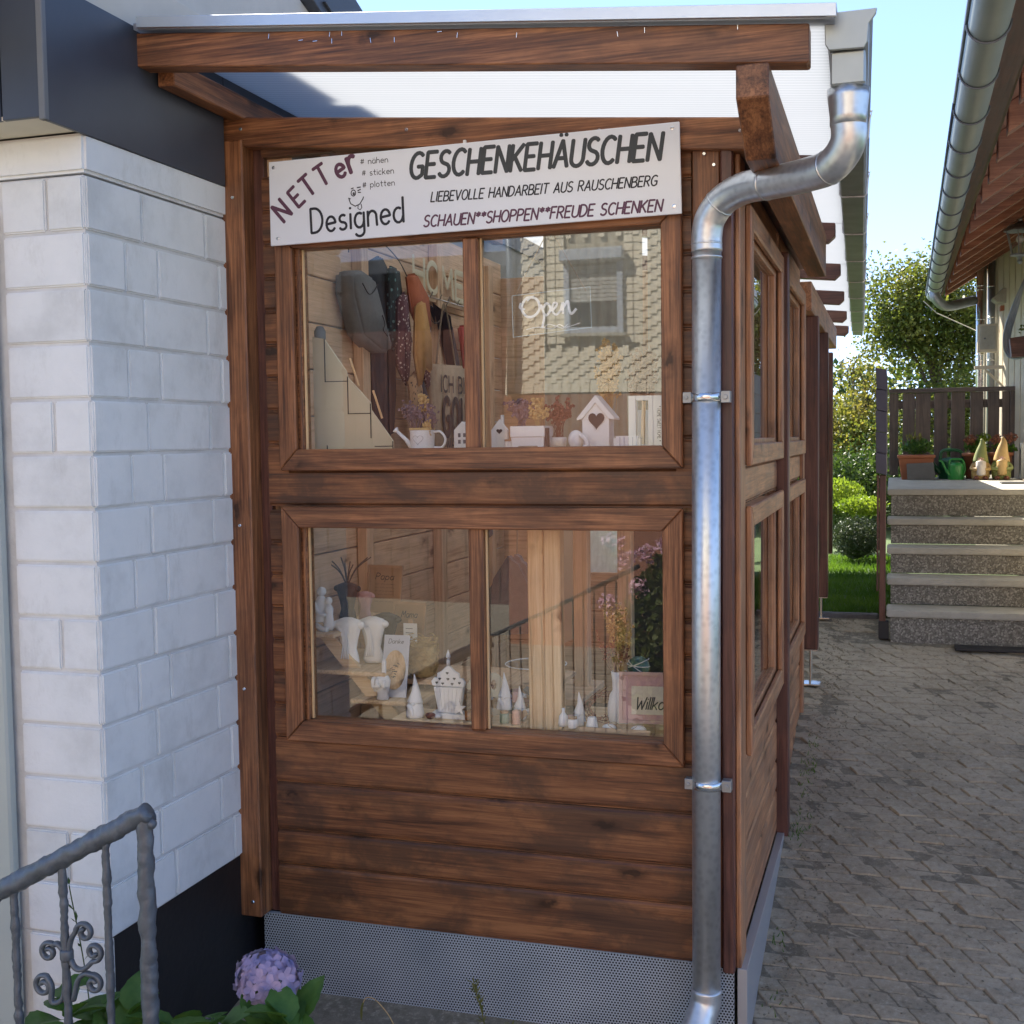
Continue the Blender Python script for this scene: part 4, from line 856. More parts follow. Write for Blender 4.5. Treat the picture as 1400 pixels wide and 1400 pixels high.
# ============================================================= goods in the lower window
t = thing('step_shelf', 'light wooden stepped ladder shelf with three treads in the lower left window', 'shelf', (-1.25, .3, .55))
for y in (.245, .46): MB().prism([(-1.385, .855), (-1.34, .86), (-1.06, .555), (-1.13, .555)], y, y+.02, 'y').build('side_rail', raw_x, t, .001)
for x0, x1, z in ((-1.384, -1.27, .835), (-1.385, -1.10, .720), (-1.22, -.99, .632)): B('tread', raw_y, t, x0, x1, .19, .58, z-.016, z-.002, .003)
B('back_leg', raw_z, t, -1.0, -.975, .45, .47, .02, .62, .002)
# reclining couple statue
t = thing('family_statue', 'white figurine of two embracing figures on the top step', 'figurine', (-1.345, .28, .835))
mb = MB(); mb.lathe((-1.352, .27, .833), [(.018, 0), (.026, .01), (.020, .05), (.024, .08), (.012, .105), (.006, .11)], 14); mb.build('tall_figure', white, t, smooth=True); MB().ball((-1.350, .27, .955), .0155, 10).build('head', white, t, smooth=True)
MB().lathe((-1.318, .255, .833), [(.013, 0), (.018, .012), (.013, .05), (.015, .07), (.006, .085)], 12).build('small_figure', white, t, smooth=True); MB().ball((-1.318, .255, .928), .0125, 10).build('head', white, t, smooth=True)
mb = MB(); mb.tube(spline([(-1.365, .25, .92), (-1.345, .235, .89), (-1.32, .235, .885)]), .006, 8); mb.tube(spline([(-1.36, .25, .85), (-1.335, .23, .842), (-1.31, .225, .838)]), .009, 8); mb.build('arm', white, t, smooth=True)
def bust(label, x, y, z, s, mat, grp=None):
    t = thing('torso_vase', label, 'figurine', (x, y, z), grp)
    mb = MB(); pr = [(.024, 0), (.027, .01), (.024, .03), (.020, .045), (.024, .07), (.03, .095), (.034, .11), (.03, .125), (.012, .132)]
    mb.lathe((x, y, z), [(a*s, b*s) for a, b in pr], 20, 1.15, .7); mb.build('torso', mat, t, smooth=True)
    mb = MB(); mb.ball((x-.033*s, y, z+.112*s), .013*s, 8, (1.3, .9, .9)); mb.ball((x+.033*s, y, z+.112*s), .013*s, 8, (1.3, .9, .9)); mb.build('shoulder', mat, t, smooth=True)
    mb = MB()
    for k in range(4): mb.tube(spline([(x-.02*s+.006*k, y-.022*s, z+.11*s), (x-.005*s+.004*k, y-.026*s, z+.07*s), (x-.012*s+.008*k, y-.024*s, z+.02*s)]), .0022*s, 6)
    mb.build('drape_fold', mat, t, smooth=True); return t
bust('draped white female torso vase on the middle step', -1.258, .27, .722, 1.15, white); bust('second white torso vase close behind the draped one', -1.20, .33, .722, 1.12, white)
bust('black torso vase behind the white torso pair', -1.20, .44, .722, 1.1, black); t = bust('black vase with twigs on the top step', -1.33, .42, .835, 1.0, black)
mb = MB(); rd = random.Random(2)
for k in range(9):
    a = rd.uniform(-.9, .9); L = rd.uniform(.06, .1); p = Vector((-1.33, .42, .955)); mb.tube(spline([p, p+Vector((a*.4*L, 0, L*.6)), p+Vector((a*L, rd.uniform(-.01, .01), L))]), .0022, 5)
mb.build('twigs', bark, t)
bust('dusty pink torso candle at the end of the top step', -1.285, .46, .835, .75, pinkm)
def frame_print(label, x, y, z, w, h, txts, tilt=-.15, matp=paper, fr=frameoak, grp=None, lean=.18):
    t = thing('picture_frame', label, 'picture frame', (x, y, z), grp)
    M = Matrix.Rotation(tilt, 3, 'Z') @ Matrix.Rotation(-lean, 3, 'X')
    P = lambda u, v, d: Vector((x, y, z))+M @ Vector((u, -d, v))
    def bx(nm, mt, u0, u1, v0, v1, d0, d1): MB().hexa([P(u0, v0, d1), P(u1, v0, d1), P(u1, v0, d0), P(u0, v0, d0), P(u0, v1, d1), P(u1, v1, d1), P(u1, v1, d0), P(u0, v1, d0)]).build(nm, mt, t)
    b = .009 if fr else 0
    bx('print', matp, b, w-b, b, h-b, 0, .003)
    if fr:
        bx('frame_side', fr, 0, b, 0, h, 0, .009); bx('frame_side', fr, w-b, w, 0, h, 0, .009); bx('frame_side', fr, b, w-b, 0, b, 0, .009); bx('frame_side', fr, b, w-b, h-b, h, 0, .009)
    mb = MB()
    for tx, u, v, hh, ww in txts: letters(mb, tx, 0, 0, hh, 0, ww, .2, .11, 0, .17, lambda a, b_, d, u=u, v=v: P(u+a, v+b_, .0033+d))
    if txts: mb.build('lettering', greyink, t)
    return t, P
LN = lambda n, w, v0, dv, h=.004: [('lnom ehtu dnio'[k % 5:]+'lenu', .03, v0-dv*k, h, w) for k in range(n)]
frame_print('light wood frame with brown print headed Papa, highest in the lower window', -1.345, .60, .842, .135, .165, [('Papa', .03, .115, .022, .07)]+LN(6, .075, .098, .012), -.1)
frame_print('smaller light wood frame with brown print leaning below the Papa frame', -1.235, .56, .722, .125, .165, [('Mama', .03, .112, .022, .06)]+LN(4, .07, .09, .014), -.1)
t, P = frame_print('white card with an oval wooden plaque leaning against the lowest step', -1.135, .235, .632, .085, .195, [('Danke', .015, .168, .014, .05)], .05, palepaper, None, lean=.25)
t.rotation_euler.y = 0
mb = MB(); mb.add([P(.042+.036*math.cos(a), .085+.062*math.sin(a), .0032) for a in [2*PI*i/24 for i in range(24)]]+[P(.042+.036*math.cos(a), .085+.062*math.sin(a), .0065) for a in [2*PI*i/24 for i in range(24)]], [tuple(range(24, 48))]+[(i, (i+1) % 24, (i+1) % 24+24, i+24) for i in range(24)]); mb.build('oval_plaque', raw_z, t)
mb = MB(); rd = random.Random(9)
for k in range(16):
    a, r_ = rd.uniform(0, 6.3), rd.uniform(.1, .85); c = P(.042+.030*r_*math.cos(a), .085+.054*r_*math.sin(a), .0068); mb.cbox(c, (.009, .0006, .0022), rotm(rd.uniform(-.6, .6)))
mb.build('engraved_mark', black, t)
t = thing('hand_candle', 'white hand shaped candle with one raised finger on the lowest step', 'candle', (-1.115, .20, .632))
mb = MB(); mb.lathe((-1.115, .205, .631), [(.019, 0), (.021, .004), (.017, .018), (.024, .04), (.027, .06), (.020, .074), (.004, .078)], 16, 1, .75); mb.build('palm', white, t, smooth=True)
MB().tube(spline([(-1.108, .20, .69), (-1.107, .20, .725), (-1.106, .20, .757)]), [.0075]*12+[.005], 10).build('raised_finger', white, t, smooth=True)
for k, dx in enumerate((-.022, -.009, .014)): MB().tube(spline([(-1.115+dx, .195, .70-.004*k), (-1.115+dx, .182, .696-.004*k), (-1.115+dx, .181, .678), (-1.115+dx, .19, .67)]), .006, 8).build('curled_finger', white, t, smooth=True)
MB().tube(spline([(-1.138, .20, .66), (-1.13, .183, .675), (-1.112, .178, .678)]), .006, 8).build('thumb', white, t, smooth=True)
t = thing('raffia_basket', 'round basket wrapped in loose dried raffia behind the lowest step', 'basket', (-1.065, .42, .68))
mb = MB(); rd = random.Random(12)
for k in range(150):
    a0 = rd.uniform(0, 6.3); z0 = rd.uniform(.672, .79); rr_ = .047+rd.uniform(-.004, .008); da = rd.uniform(.4, 1.3); dz = rd.gauss(0, .025)
    mb.tube([(-1.065+rr_*math.cos(a0+da*i/4), .42+rr_*math.sin(a0+da*i/4), min(.8, z0+dz*i/4+.004*math.sin(i*2+k))) for i in range(5)], .0011, 4)
mb.build('raffia', straw, t); MB().lathe((-1.065, .42, .668), [(.040, 0), (.044, .01), (.046, .1), (.04, .1), (.038, .02)], 16).build('basket_wall', straw, t, smooth=True)
B('display_board', in_y, hut, -1.22, -.6, .36, .62, .650, .666, .002)
t = thing('price_card', 'small white price card standing on a wooden clip', 'card', (-1.118, .45, .77)); B('card', white, t, -1.143, -1.095, .448, .450, .770, .833, 0); B('clip', frameoak, t, -1.128, -1.112, .452, .466, .667, .845, .001)
for k in range(3): B('written_line', greyink, t, -1.135, -1.11, .4474, .4478, .815-.014*k, .8165-.014*k, 0)
# gnomes, muffin and numerals at the front
def gnome_fig(label, x, y, z, s, mat, matb=None):
    t = thing('white_gnome', label, 'figurine', (x, y, z), 'white gnome figurines in the lower window')
    MB().lathe((x, y, z), [(.026*s, 0), (.028*s, .008*s), (.022*s, .04*s), (.014*s, .055*s)], 16).build('body', mat, t, smooth=True)
    pth = spline([(x, y, z+.045*s), (x+.003*s, y, z+.08*s), (x-.001*s, y, z+.13*s)]); MB().tube(pth, [.023*s*(1-i/(len(pth)-1))+.0008 for i in range(len(pth))], 12).build('pointed_hat', mat, t, smooth=True)
    MB().ball((x+.003*s, y-.02*s, z+.042*s), .006*s, 8).build('nose', mat, t, smooth=True)
    MB().tube(spline([(x-.012*s, y-.02*s, z+.04*s), (x, y-.026*s, z+.02*s), (x+.002*s, y-.026*s, z+.006*s)]), [.008*s]*6+[.006*s]*6+[.002*s], 8).build('beard', mat, t, smooth=True)
gnome_fig('white pointed hat gnome standing foremost in the lower left pane', -.958, .085, ZL+.015, 1.0, white); gnome_fig('white gnome figurine right of the lower glazing bar beside the number', -.695, .14, ZL+.04, .85, white)
gnome_fig('white gnome figurine left of the bare wooden posts', -.648, .14, ZL+.015, .75, white)
gnome_fig('white gnome figurine just right of the bare wooden posts', -.475, .17, ZL+.0, .75, white)
B('front_ledge', raw_x, hut, -1.02, -.62, .052, .20, ZL-.016, ZL+.014, .002)
t = thing('wax_melts', 'small brown and white figure lying beside the foremost gnome', 'ornament', (-.905, .075, ZL+.014)); MB().ball((-.905, .075, ZL+.024), .012, 8, (1.4, 1, .8)).build('body', dryred, t, smooth=True); MB().ball((-.885, .08, ZL+.022), .009, 8, (1.6, 1, .8)).build('white_half', white, t, smooth=True)
t = thing('muffin_lantern', 'white cupcake shaped tealight house with heart cut outs and a candle on top', 'ornament', (-.86, .11, ZL+.014)); z = ZL+.03
MB().prism([(-.890, z), (-.826, z), (-.812, z+.075), (-.904, z+.075)], .10, .125, 'y').build('fluted_cup', white, t, .001)
for k in range(7): MB().tube([(-.886+.0093*k, .099, z+.002), (-.899+.0138*k, .099, z+.073)], .0012, 5).build('flute', white, t)
top = [(-.908, z+.078), (-.912, z+.092), (-.902, z+.103), (-.894, z+.103), (-.892, z+.117), (-.880, z+.123), (-.872, z+.130), (-.862, z+.14), (-.854, z+.14), (-.844, z+.130), (-.836, z+.123), (-.824, z+.117), (-.822, z+.103), (-.814, z+.103), (-.804, z+.092), (-.808, z+.078)]
MB().prism(top, .102, .112, 'y').build('frosting', white, t, .001)
for (u, v) in ((-.894, .088), (-.875, .086), (-.845, .086), (-.822, .090), (-.884, .1), (-.858, .1), (-.838, .102), (-.86, .118)): MB().prism([(u+a*.0045, z+v+b*.0045) for a, b in HE[:-1]], .1005, .1015, 'y').build('heart_cut_out', greyink, t)
MB().tube([(-.858, .107, z+.14), (-.858, .107, z+.158)], .006, 8).build('candle', white, t, smooth=True); MB().lathe((-.858, .107, z+.158), [(.001, 0), (.008, .008), (.005, .018), (.0005, .03)], 10).build('flame', white, t, smooth=True)
B('base_block', white, t, -.91, -.80, .085, .14, z-.016, z-.001, .001)
t = thing('wooden_number', 'pale wooden number 18 cut out behind the lower glazing bar', 'number', (-.76, .14, ZL+.014))
mb = MB(); letters(mb, '1', -.808, ZL+.03, .095, .14, None, 0, .2); letters(mb, '8', -.752, ZL+.03, .11, .14, None, 0, .2); mb.build('digits', mdf, t)
t = thing('glass_bowl', 'large clear glass bowl behind the bare wooden posts', 'bowl', (-.75, .62, .60)); MB().lathe((-.75, .66, 0), [(.05, .60), (.08, .625), (.10, .665), (.104, .675), (.098, .67), (.07, .62)], 32).build('bowl', clear, t, smooth=True); MB().tube([(-.75+.104*math.cos(a), .66+.104*math.sin(a), .676) for a in [2*PI*i/32 for i in range(33)]], .002, 6).build('rim', whitemet, t, smooth=True)
B('bowl_shelf', in_x, hut, -.95, -.55, .50, .82, .575, .597, .002)
t = thing('mixed_trinkets', 'cluster of small pastel packets left of the bare posts', 'trinkets', (-.72, .22, ZL+.014)); rd = random.Random(31)
for k in range(26):
    x, y = rd.uniform(-.80, -.62), rd.uniform(.14, .34); s_ = rd.uniform(.008, .016); MB().cbox((x, y, ZL+.016+s_+rd.random()*.05), (s_*1.6, s_*1.6, s_*2), Matrix.Rotation(rd.uniform(0, 3), 3, Vector((rd.random(), rd.random(), rd.random()+.1)).normalized())).build('packet', rd.choice([white, lilac, pinkm, feltg, palepaper, dryred]), t, .001)

# a few more small goods on the front ledge and trays
def small(name, label, cat, x, y, prof, mat, extra=None, lidm=None):
    t = thing(name, label, cat, (x, y, ZL+.014)); MB().lathe((x, y, ZL+.0145), prof, 18).build(name+'_body', mat, t, smooth=True)
    if lidm: MB().lathe((x, y, ZL+.0148+prof[-1][1]), [(prof[-1][0]*1.05, 0), (prof[-1][0]*1.05, .006), (.001, .008)], 16).build('lid', lidm, t, smooth=True)
    return t
amber = simple('amber_glass', (.3, .12, .03), .2); sage = simple('sage_green_glaze', (.3, .38, .28), .35); peach = simple('peach_wax', (.7, .42, .3), .5)
small('tealight_holder', 'small amber tealight glass between the cupcake house and the glazing bar', 'candle holder', -.785, .085, [(.012, 0), (.015, .004), (.016, .03), (.014, .03)], amber)
small('little_jar', 'little sage green jar with wooden lid right of the lower glazing bar', 'jar', -.675, .075, [(.011, 0), (.014, .004), (.014, .026), (.011, .03)], sage, lidm=frameoak)
small('wax_candle', 'peach ribbed wax candle in front of the white gnome pair', 'candle', -.640, .075, [(.012, 0), (.013, .004), (.011, .012), (.013, .02), (.011, .028), (.012, .036), (.004, .042)], peach)
small('white_bottle', 'tiny white bottle with narrow neck right of the bare wooden posts', 'bottle', -.50, .085, [(.013, 0), (.015, .01), (.012, .03), (.004, .04), (.005, .052)], white)
small('little_jar', 'little white jar with wooden lid near the gift tray', 'jar', -.468, .07, [(.012, 0), (.015, .004), (.015, .022), (.012, .026)], white, lidm=frameoak)
small('wax_candle', 'dusty pink stub candle between the bottle and the white jar', 'candle', -.488, .115, [(.010, 0), (.011, .003), (.011, .024), (.003, .026)], pinkm)
t = thing('wooden_heart', 'flat pale wooden heart leaning against the bare post foot', 'ornament', (-.632, .11, ZL+.014)); MB().prism([(-.634+u*.017, ZL+.034+v*.018) for u, v in HE[:-1]], .112, .117, 'y').build('heart', frameoak, t, .001)
t = thing('paper_star', 'small white folded star leaning behind the tealight glass', 'ornament', (-.78, .13, ZL+.014))
MB().prism([(-.815+(.022 if i % 2 == 0 else .009)*math.sin(PI*i/5), ZL+.05+(.022 if i % 2 == 0 else .009)*math.cos(PI*i/5)) for i in range(10)], .075, .08, 'y').build('star', white, t)
# right corner: vase with grass, welcome frame, gift tray, wreath, painted stone
t = thing('grass_vase', 'white bottle vase with golden dried grasses in the lower right pane', 'vase', (-.362, .22, .66))
MB().lathe((-.362, .2, .60), [(.025, 0), (.032, .01), (.034, .05), (.028, .085), (.019, .10), (.020, .128), (.023, .155), (.021, .155), (.017, .12)], 22).build('bottle', white, t, smooth=True)
sprigs('golden_grass', straw, t, (-.36, .2, .74), 46, .22, .045, 41, .004, 12); sprigs('dark_sprigs', dryred, t, (-.375, .2, .72), 16, .16, .06, 42, .004, 7)
t, P = frame_print('pink framed board beginning with the words Herzlich Willkommen at the lower right corner', -.340, .10, .627, .175, .145, [], .12, pinkm, simple('pink_frame', (.52, .34, .31), .6), lean=.1)
mb = MB(); mb.hexa([P(.035, .025, .004), P(.165, .025, .004), P(.165, .025, .003), P(.035, .025, .003), P(.035, .105, .004), P(.165, .105, .004), P(.165, .105, .003), P(.035, .105, .003)]); mb.build('cream_label', simple('cream_card', (.62, .57, .45), .7), t)
mb = MB(); letters(mb, 'Willkommen', 0, 0, .034, 0, .165, .25, .11, 0, .12, lambda a, b, d: P(.045+a, .04+b, .0045+d)); mb.build('lettering', greyink, t)
t = thing('gift_tray', 'open kraft gift tray tied with twine, holding white soaps', 'box', (-.35, .08, .597))
B('tray_floor', paper, t, -.445, -.239, .052, .11, .597, .600, 0); B('tray_wall', paper, t, -.445, -.239, .050, .053, .597, .621, 0); B('tray_wall', paper, t, -.445, -.239, .109, .112, .597, .621, 0)
MB().lathe((-.415, .082, .60), [(.017, 0), (.019, .004), (.013, .04), (.011, .043)], 14).build('white_cone', white, t, smooth=True); MB().ball((-.365, .082, .615), .014, 8, (1.5, 1, .8)).build('soap', white, t, smooth=True); MB().ball((-.28, .082, .615), .014, 8, (1.6, 1, .8)).build('soap', white, t, smooth=True)
mb = MB()
for s_ in (-1, 1): mb.tube(spline([(-.32, .05, .622), (-.32+s_*.02, .048, .640), (-.32+s_*.04, .048, .632), (-.32+s_*.02, .048, .62), (-.32, .049, .622)]), .0011, 5); mb.tube(spline([(-.32, .049, .622), (-.32+s_*.015, .047, .607), (-.32+s_*.02, .047, .598)]), .0011, 5)
mb.build('twine_bow', kraft, t)
t = thing('twig_wreath', 'brown twig and cone wreath beside the welcome frame', 'wreath', (-.42, .2, .60)); mb = MB(); rd = random.Random(15)
for k in range(70):
    a = rd.uniform(0, 6.3); r_ = .042+rd.gauss(0, .008); c = Vector((-.415+r_*math.cos(a), .21+.03*math.sin(a), .642+.030*math.sin(a)+rd.gauss(0, .006))); b = Vector((-math.sin(a), .2, math.cos(a)*.7))*.03+Vector((rd.gauss(0, .012),)*3); mb.tube([c-b*.5, c+b*.5], .0018, 4)
mb.build('twigs', dryred, t)
t = thing('painted_stone', 'round stone painted with teal and white stripes next to the vase', 'stone', (-.315, .27, .70)); MB().ball((-.318, .27, .757), .033, 16, (1, 1, .95)).build('stone', simple('teal', (.04, .14, .17), .4), t, smooth=True)
for k in range(3): MB().tube([(-.318+.034*math.cos(a)*math.cos(.5*k-.6), .27-.034*abs(math.sin(a)), .757+.034*math.cos(a)*math.sin(.5*k-.6)+.006*k) for a in [PI*i/12 for i in range(13)]], .0016, 5).build('stripe', whitemet, t)
B('stone_stand', in_z, hut, -.335, -.30, .255, .285, .597, .724, .001)
# dark hanging triangle and blue-grey bag deep inside
t = thing('pennant', 'dark grey pennant hanging from above in the lower left pane', 'pennant', (-1.05, .9, 1.1)); MB().prism([(-1.115, 1.37), (-.98, 1.37), (-.98, 1.09), (-1.01, 1.07), (-1.04, 1.09)], .9, .915, 'y').build('cloth', feltg, t, .004)
t = thing('hanging_cushion', 'grey and brown fabric house cushion hanging behind the right pane', 'cushion', (-.95, 1.0, .8)); MB().prism([(-1.07, .70), (-.83, .72), (-.83, .85), (-.90, .99), (-.95, 1.02), (-1.03, .9)], 1.0, 1.08, 'y').build('cushion_body', feltg, t, .02, seg=2); MB().tube([(-.93, 1.04, 1.01), (-.92, 1.04, 1.36)], .003, 5).build('cord', kraft, t)
# ============================================================= railing in front
rl = thing('iron_railing', 'grey hammered wrought iron stair railing with scrolls in the front left corner', 'railing', (-1.28, -1.1, -.4))
def hammered(path, r, n=10, seed=1, amp=.05, sub=70):
    P = [Vector(a) for a in path]; out = []; rs = []; rd = random.Random(seed)
    for a, b in zip(P[:-1], P[1:]):
        m = max(2, int((b-a).length*sub*2))
        for i in range(m): out.append(a.lerp(b, i/m)); rs.append(r*(1+rd.uniform(-amp, amp)))
    out.append(P[-1]); rs.append(r); return MB().tube(out, rs, n).dent(min(.005, r*.26))
hammered([(-1.75, -1.1, .305), (-1.50, -1.1, .443), (-1.073, -1.1, .672)], .0215, 12, 2).build('handrail', iron, rl, smooth=True)
hammered([(-1.085, -1.1, -.5), (-1.083, -1.1, .668)], .0175, 10, 3).build('end_post', iron, rl, smooth=True)
for k, (xb, xt, zt, zb) in enumerate([(-1.415, -1.419, .475, -.5), (-1.285, -1.292, .545, -.5), (-1.181, -1.181, .60, -.5), (-1.53, -1.535, .41, -.5)]):
    hammered([(xb, -1.1, zb), (xt, -1.1, zt)], .009, 8, 5+k, .14).build('baluster', iron, rl, smooth=True)
MB().ball((-1.066, -1.1, .648), .011, 8).build('post_knob', iron, rl, smooth=True)
def scroll(c, r, a0, turns, stem, sgn=1):
    P = []
    n = 26
    for i in range(n+1):
        t = i/n; a = a0+sgn*turns*2*PI*t; q = r*(1-.72*t); P.append((c[0]+q*math.cos(a), -1.1, c[1]+q*math.sin(a)))
    P = spline([(s_[0], -1.1, s_[1]) for s_ in stem]+[P[0]], 5)[:-1]+[Vector(p) for p in P]
    MB().tube(P, .0066, 8, (1.15, .85), nrm=(0, -1, 0)).build('scroll', iron, rl, smooth=True)
K = (-1.289, .344)
for zo in (0,):
    scroll((-1.241, .398), .022, PI*1.0, 1.25, [(-1.286, .33+zo), (-1.277, .375)], -1)
    scroll((-1.219, .358), .021, PI*1.45, 1.25, [(-1.284, .345), (-1.268, .318), (-1.245, .318)], 1)
    scroll((-1.334, .345), .022, PI*.25, 1.25, [(-1.289, .32), (-1.297, .352), (-1.312, .366)], 1)
    scroll((-1.222, .288), .021, PI*.62, 1.25, [(-1.275, .245), (-1.262, .29), (-1.243, .308)], -1)
    scroll((-1.352, .272), .024, PI*.55, 1.25, [(-1.291, .335), (-1.303, .30), (-1.325, .288), (-1.345, .297)], 1) if False else scroll((-1.350, .268), .024, PI*.4, 1.25, [(-1.292, .33), (-1.300, .25), (-1.33, .235), (-1.33, .27)], 1)
MB().lathe((-1.288, -1.1, 0), [(.013, .332), (.0145, .336), (.0145, .352), (.013, .356)], 12).build('collar', iron, rl, smooth=True)
# ============================================================= hydrangea and weeds
hy = thing('hydrangea', 'hydrangea bush with purple blue flower heads and broad green leaves at the bottom edge', 'shrub', (-1.05, -.95, -.38))
def leaf_mesh(L, W_, seed):
    rd = random.Random(seed); n = 9; vs = []; fs = []
    for i in range(n+1):
        t = i/n; w = W_*math.sin(PI*t**.8)**.8*(1+(.07 if i % 2 else -.03)) if 0 < t < 1 else .001; zc = -.18*L*t*t+.05*L*t
        for s_, q in ((-1, 1), (-.5, 1), (0, 1), (.5, 1), (1, 1)):
            vs.append((s_*w, L*t, zc+abs(s_)*w*.28-(.01*L if s_ == 0 else 0)+.006*L*math.sin(6*t+s_*5)))
    for i in range(n):
        for k in range(4): a = i*5+k; fs.append((a, a+1, a+6, a+5))
    me = bpy.data.meshes.new('leaf'); me.from_pydata(vs, [], fs); me.materials.append(leaf_hyd); me.shade_smooth(); return me
lm = [leaf_mesh(.115, .042, i) for i in range(3)]
rd = random.Random(77)
def place_leaf(p, az, el, s_, roll=0):
    o = bpy.data.objects.new('leaf', lm[rd.randrange(3)]); o.location = Vector(p)-hy.location; o.scale = (s_,)*3
    o.rotation_euler = (Matrix.Rotation(az, 3, 'Z') @ Matrix.Rotation(el, 3, 'X') @ Matrix.Rotation(roll, 3, 'Y')).to_euler(); link(o, hy)
LP = [(-1.46, .19), (-1.38, .185), (-1.25, .175), (-1.17, .165), (-1.03, .19), (-1.40, .165), (-1.34, .15), (-1.29, .14), (-.84, .23), (-.80, .21), (-1.10, .16), (-1.42, .135), (-1.37, .10), (-1.33, .125), (-1.30, .09), (-1.26, .115), (-1.20, .125), (-1.15, .12), (-1.12, .145), (-1.08, .12), (-1.02, .165), (-.99, .18), (-.95, .16), (-.90, .175), (-.86, .20), (-.83, .20), (-.81, .17), (-1.45, .08), (-1.05, .09), (-.93, .11), (-.87, .12), (-1.23, .07), (-1.38, .05), (-.80, .12), (-1.0, .10), (-1.16, .06)]
for (x, z) in LP:
    y = -.95+rd.uniform(-.05, .06)
    for k in range(2): place_leaf((x+rd.gauss(0, .012), y, z-.035+rd.gauss(0, .01)), rd.uniform(0, 6.3), rd.uniform(.1, 1.0), rd.uniform(.65, 1.05), rd.uniform(-.4, .4))
for k in range(55): place_leaf((rd.uniform(-1.45, -.8), rd.uniform(-1.02, -.8), rd.uniform(-.15, .06)), rd.uniform(0, 6.3), rd.uniform(-.1, .8), rd.uniform(.6, 1), rd.uniform(-.4, .4))
for k in range(9):
    x = rd.uniform(-1.35, -.85); MB().tube(spline([(-1.08+rd.uniform(-.05, .05), -.92, -.39), (x*.5-.54, -.93, -.1), (x, -.94, .12)]), .005, 6).build('stem', bark, hy)
def flowerhead(c, r, n, seed, dome=1.):
    rd = random.Random(seed); mb = MB(); c = Vector(c)
    for i in range(n):
        zz_ = 1-2*(i+.5)/n; 
        if zz_ < -.55: continue
        a = i*2.39996; q = math.sqrt(1-zz_*zz_); d = Vector((q*math.cos(a), q*math.sin(a), zz_*.82)); p = c+d*r*rd.uniform(.88, 1.04); nrm = d.normalized()
        t1 = nrm.cross(Vector((.3, .2, 1))).normalized(); t2 = nrm.cross(t1); a0 = rd.uniform(0, 1.5); s_ = r*.27*rd.uniform(.8, 1.25)
        for k in range(4):
            b = a0+k*PI/2; u = t1*math.cos(b)+t2*math.sin(b); v = t1*-math.sin(b)+t2*math.cos(b); lift = rd.uniform(-.1, .35)
            mb.add([p, p+u*s_*.45-v*s_*.42+nrm*s_*.1, p+u*s_*1.0-v*s_*.32+nrm*s_*lift, p+u*s_*1.12+nrm*s_*(lift-.12), p+u*s_*1.0+v*s_*.32+nrm*s_*lift, p+u*s_*.45+v*s_*.42+nrm*s_*.1], [(0, 1, 2, 3), (0, 3, 4, 5)])
    mb.build('flower_head', petal, hy, smooth=True)
flowerhead((-.918, -.90, .250), .070, 84, 1); flowerhead((-1.055, -.95, .112), .05, 50, 2)
def weed(name, label, x, y, z0, h, mat, n, seed, lean=0, w=.003):
    t = thing(name, label, 'weed', (x, y, z0)); rd = random.Random(seed)
    p = spline([(x, y, z0), (x+lean*.4, y, z0+h*.6), (x+lean, y-.01, z0+h)], 8); MB().tube(p, .0016, 5).build('stem', mat, t)
    mb = MB()
    for i in range(n):
        q = p[min(len(p)-1, int(len(p)*(.25+.75*i/n)))]; a = rd.uniform(0, 6.3); L = rd.uniform(.015, .032)
        d = Vector((math.cos(a), math.sin(a), rd.uniform(.3, 1.3))).normalized()*L; s_ = Vector((-math.sin(a), math.cos(a), 0))*w
        mb.add([q, q+d*.5+s_, q+d, q+d*.5-s_], [(0, 1, 2, 3)])
    mb.build('leaves', mat, t)
weed('tall_weed', 'tall yellow green feathery weed in front of the perforated sheet', -.60, -.30, -.3, .31, leaf_tree2, 90, 3, -.045, .0022); weed('tall_weed', 'short green weed at the foot of the tall feathery weed', -.57, -.28, -.3, .20, leaf_tree2, 50, 4, .02, .0022)
weed('small_weed', 'small green weed tip beside the downpipe shoe', -.47, -.28, -.3, .185, leaf_tree, 30, 5, .02)
t = thing('grass_stalk', 'arched dry grass stalk with drooping seed head before the perforated sheet', 'grass stalk', (-.85, -.3, -.3)); pth = spline([(-.85, -.3, -.3), (-.875, -.3, -.15), (-.92, -.3, -.085), (-.955, -.3, -.072), (-.972, -.3, -.10), (-.975, -.3, -.14)], 6)
MB().tube(pth, .0012, 5).build('stem', straw, t); MB().tube(pth[-9:], [.002, .003, .0035, .0035, .0035, .0035, .003, .002, .001], 6).build('seed_head', leaf_tree2, t)
weed('twig_weed', 'thin wiry twig weed against the white wall beside the railing', -1.46, -.78, -.3, .66, leaf_dark, 16, 6, -.06, .004)
t = thing('bed_kerb', 'dark stone kerb running below the perforated sheet', 'kerb', (-.7, -.03, -.3)); MB().hexa([(-1.44, -.06, -.5), (-.02, -.06, -.5), (-.02, -.007, -.5), (-1.44, -.007, -.5), (-1.44, -.06, -.315), (-.02, -.06, -.25), (-.02, -.007, -.25), (-1.44, -.007, -.315)]).build('kerb_body', curb, t, .006)
sheet('planting_bed', lin(-1.47, -.15, 6), [-1.4, -.9, -.5, -.06], lambda x, y: -.345+.04*math.sin(x*7+y*3)*(.5)+.03*(y+.0)-.0, joint_m)
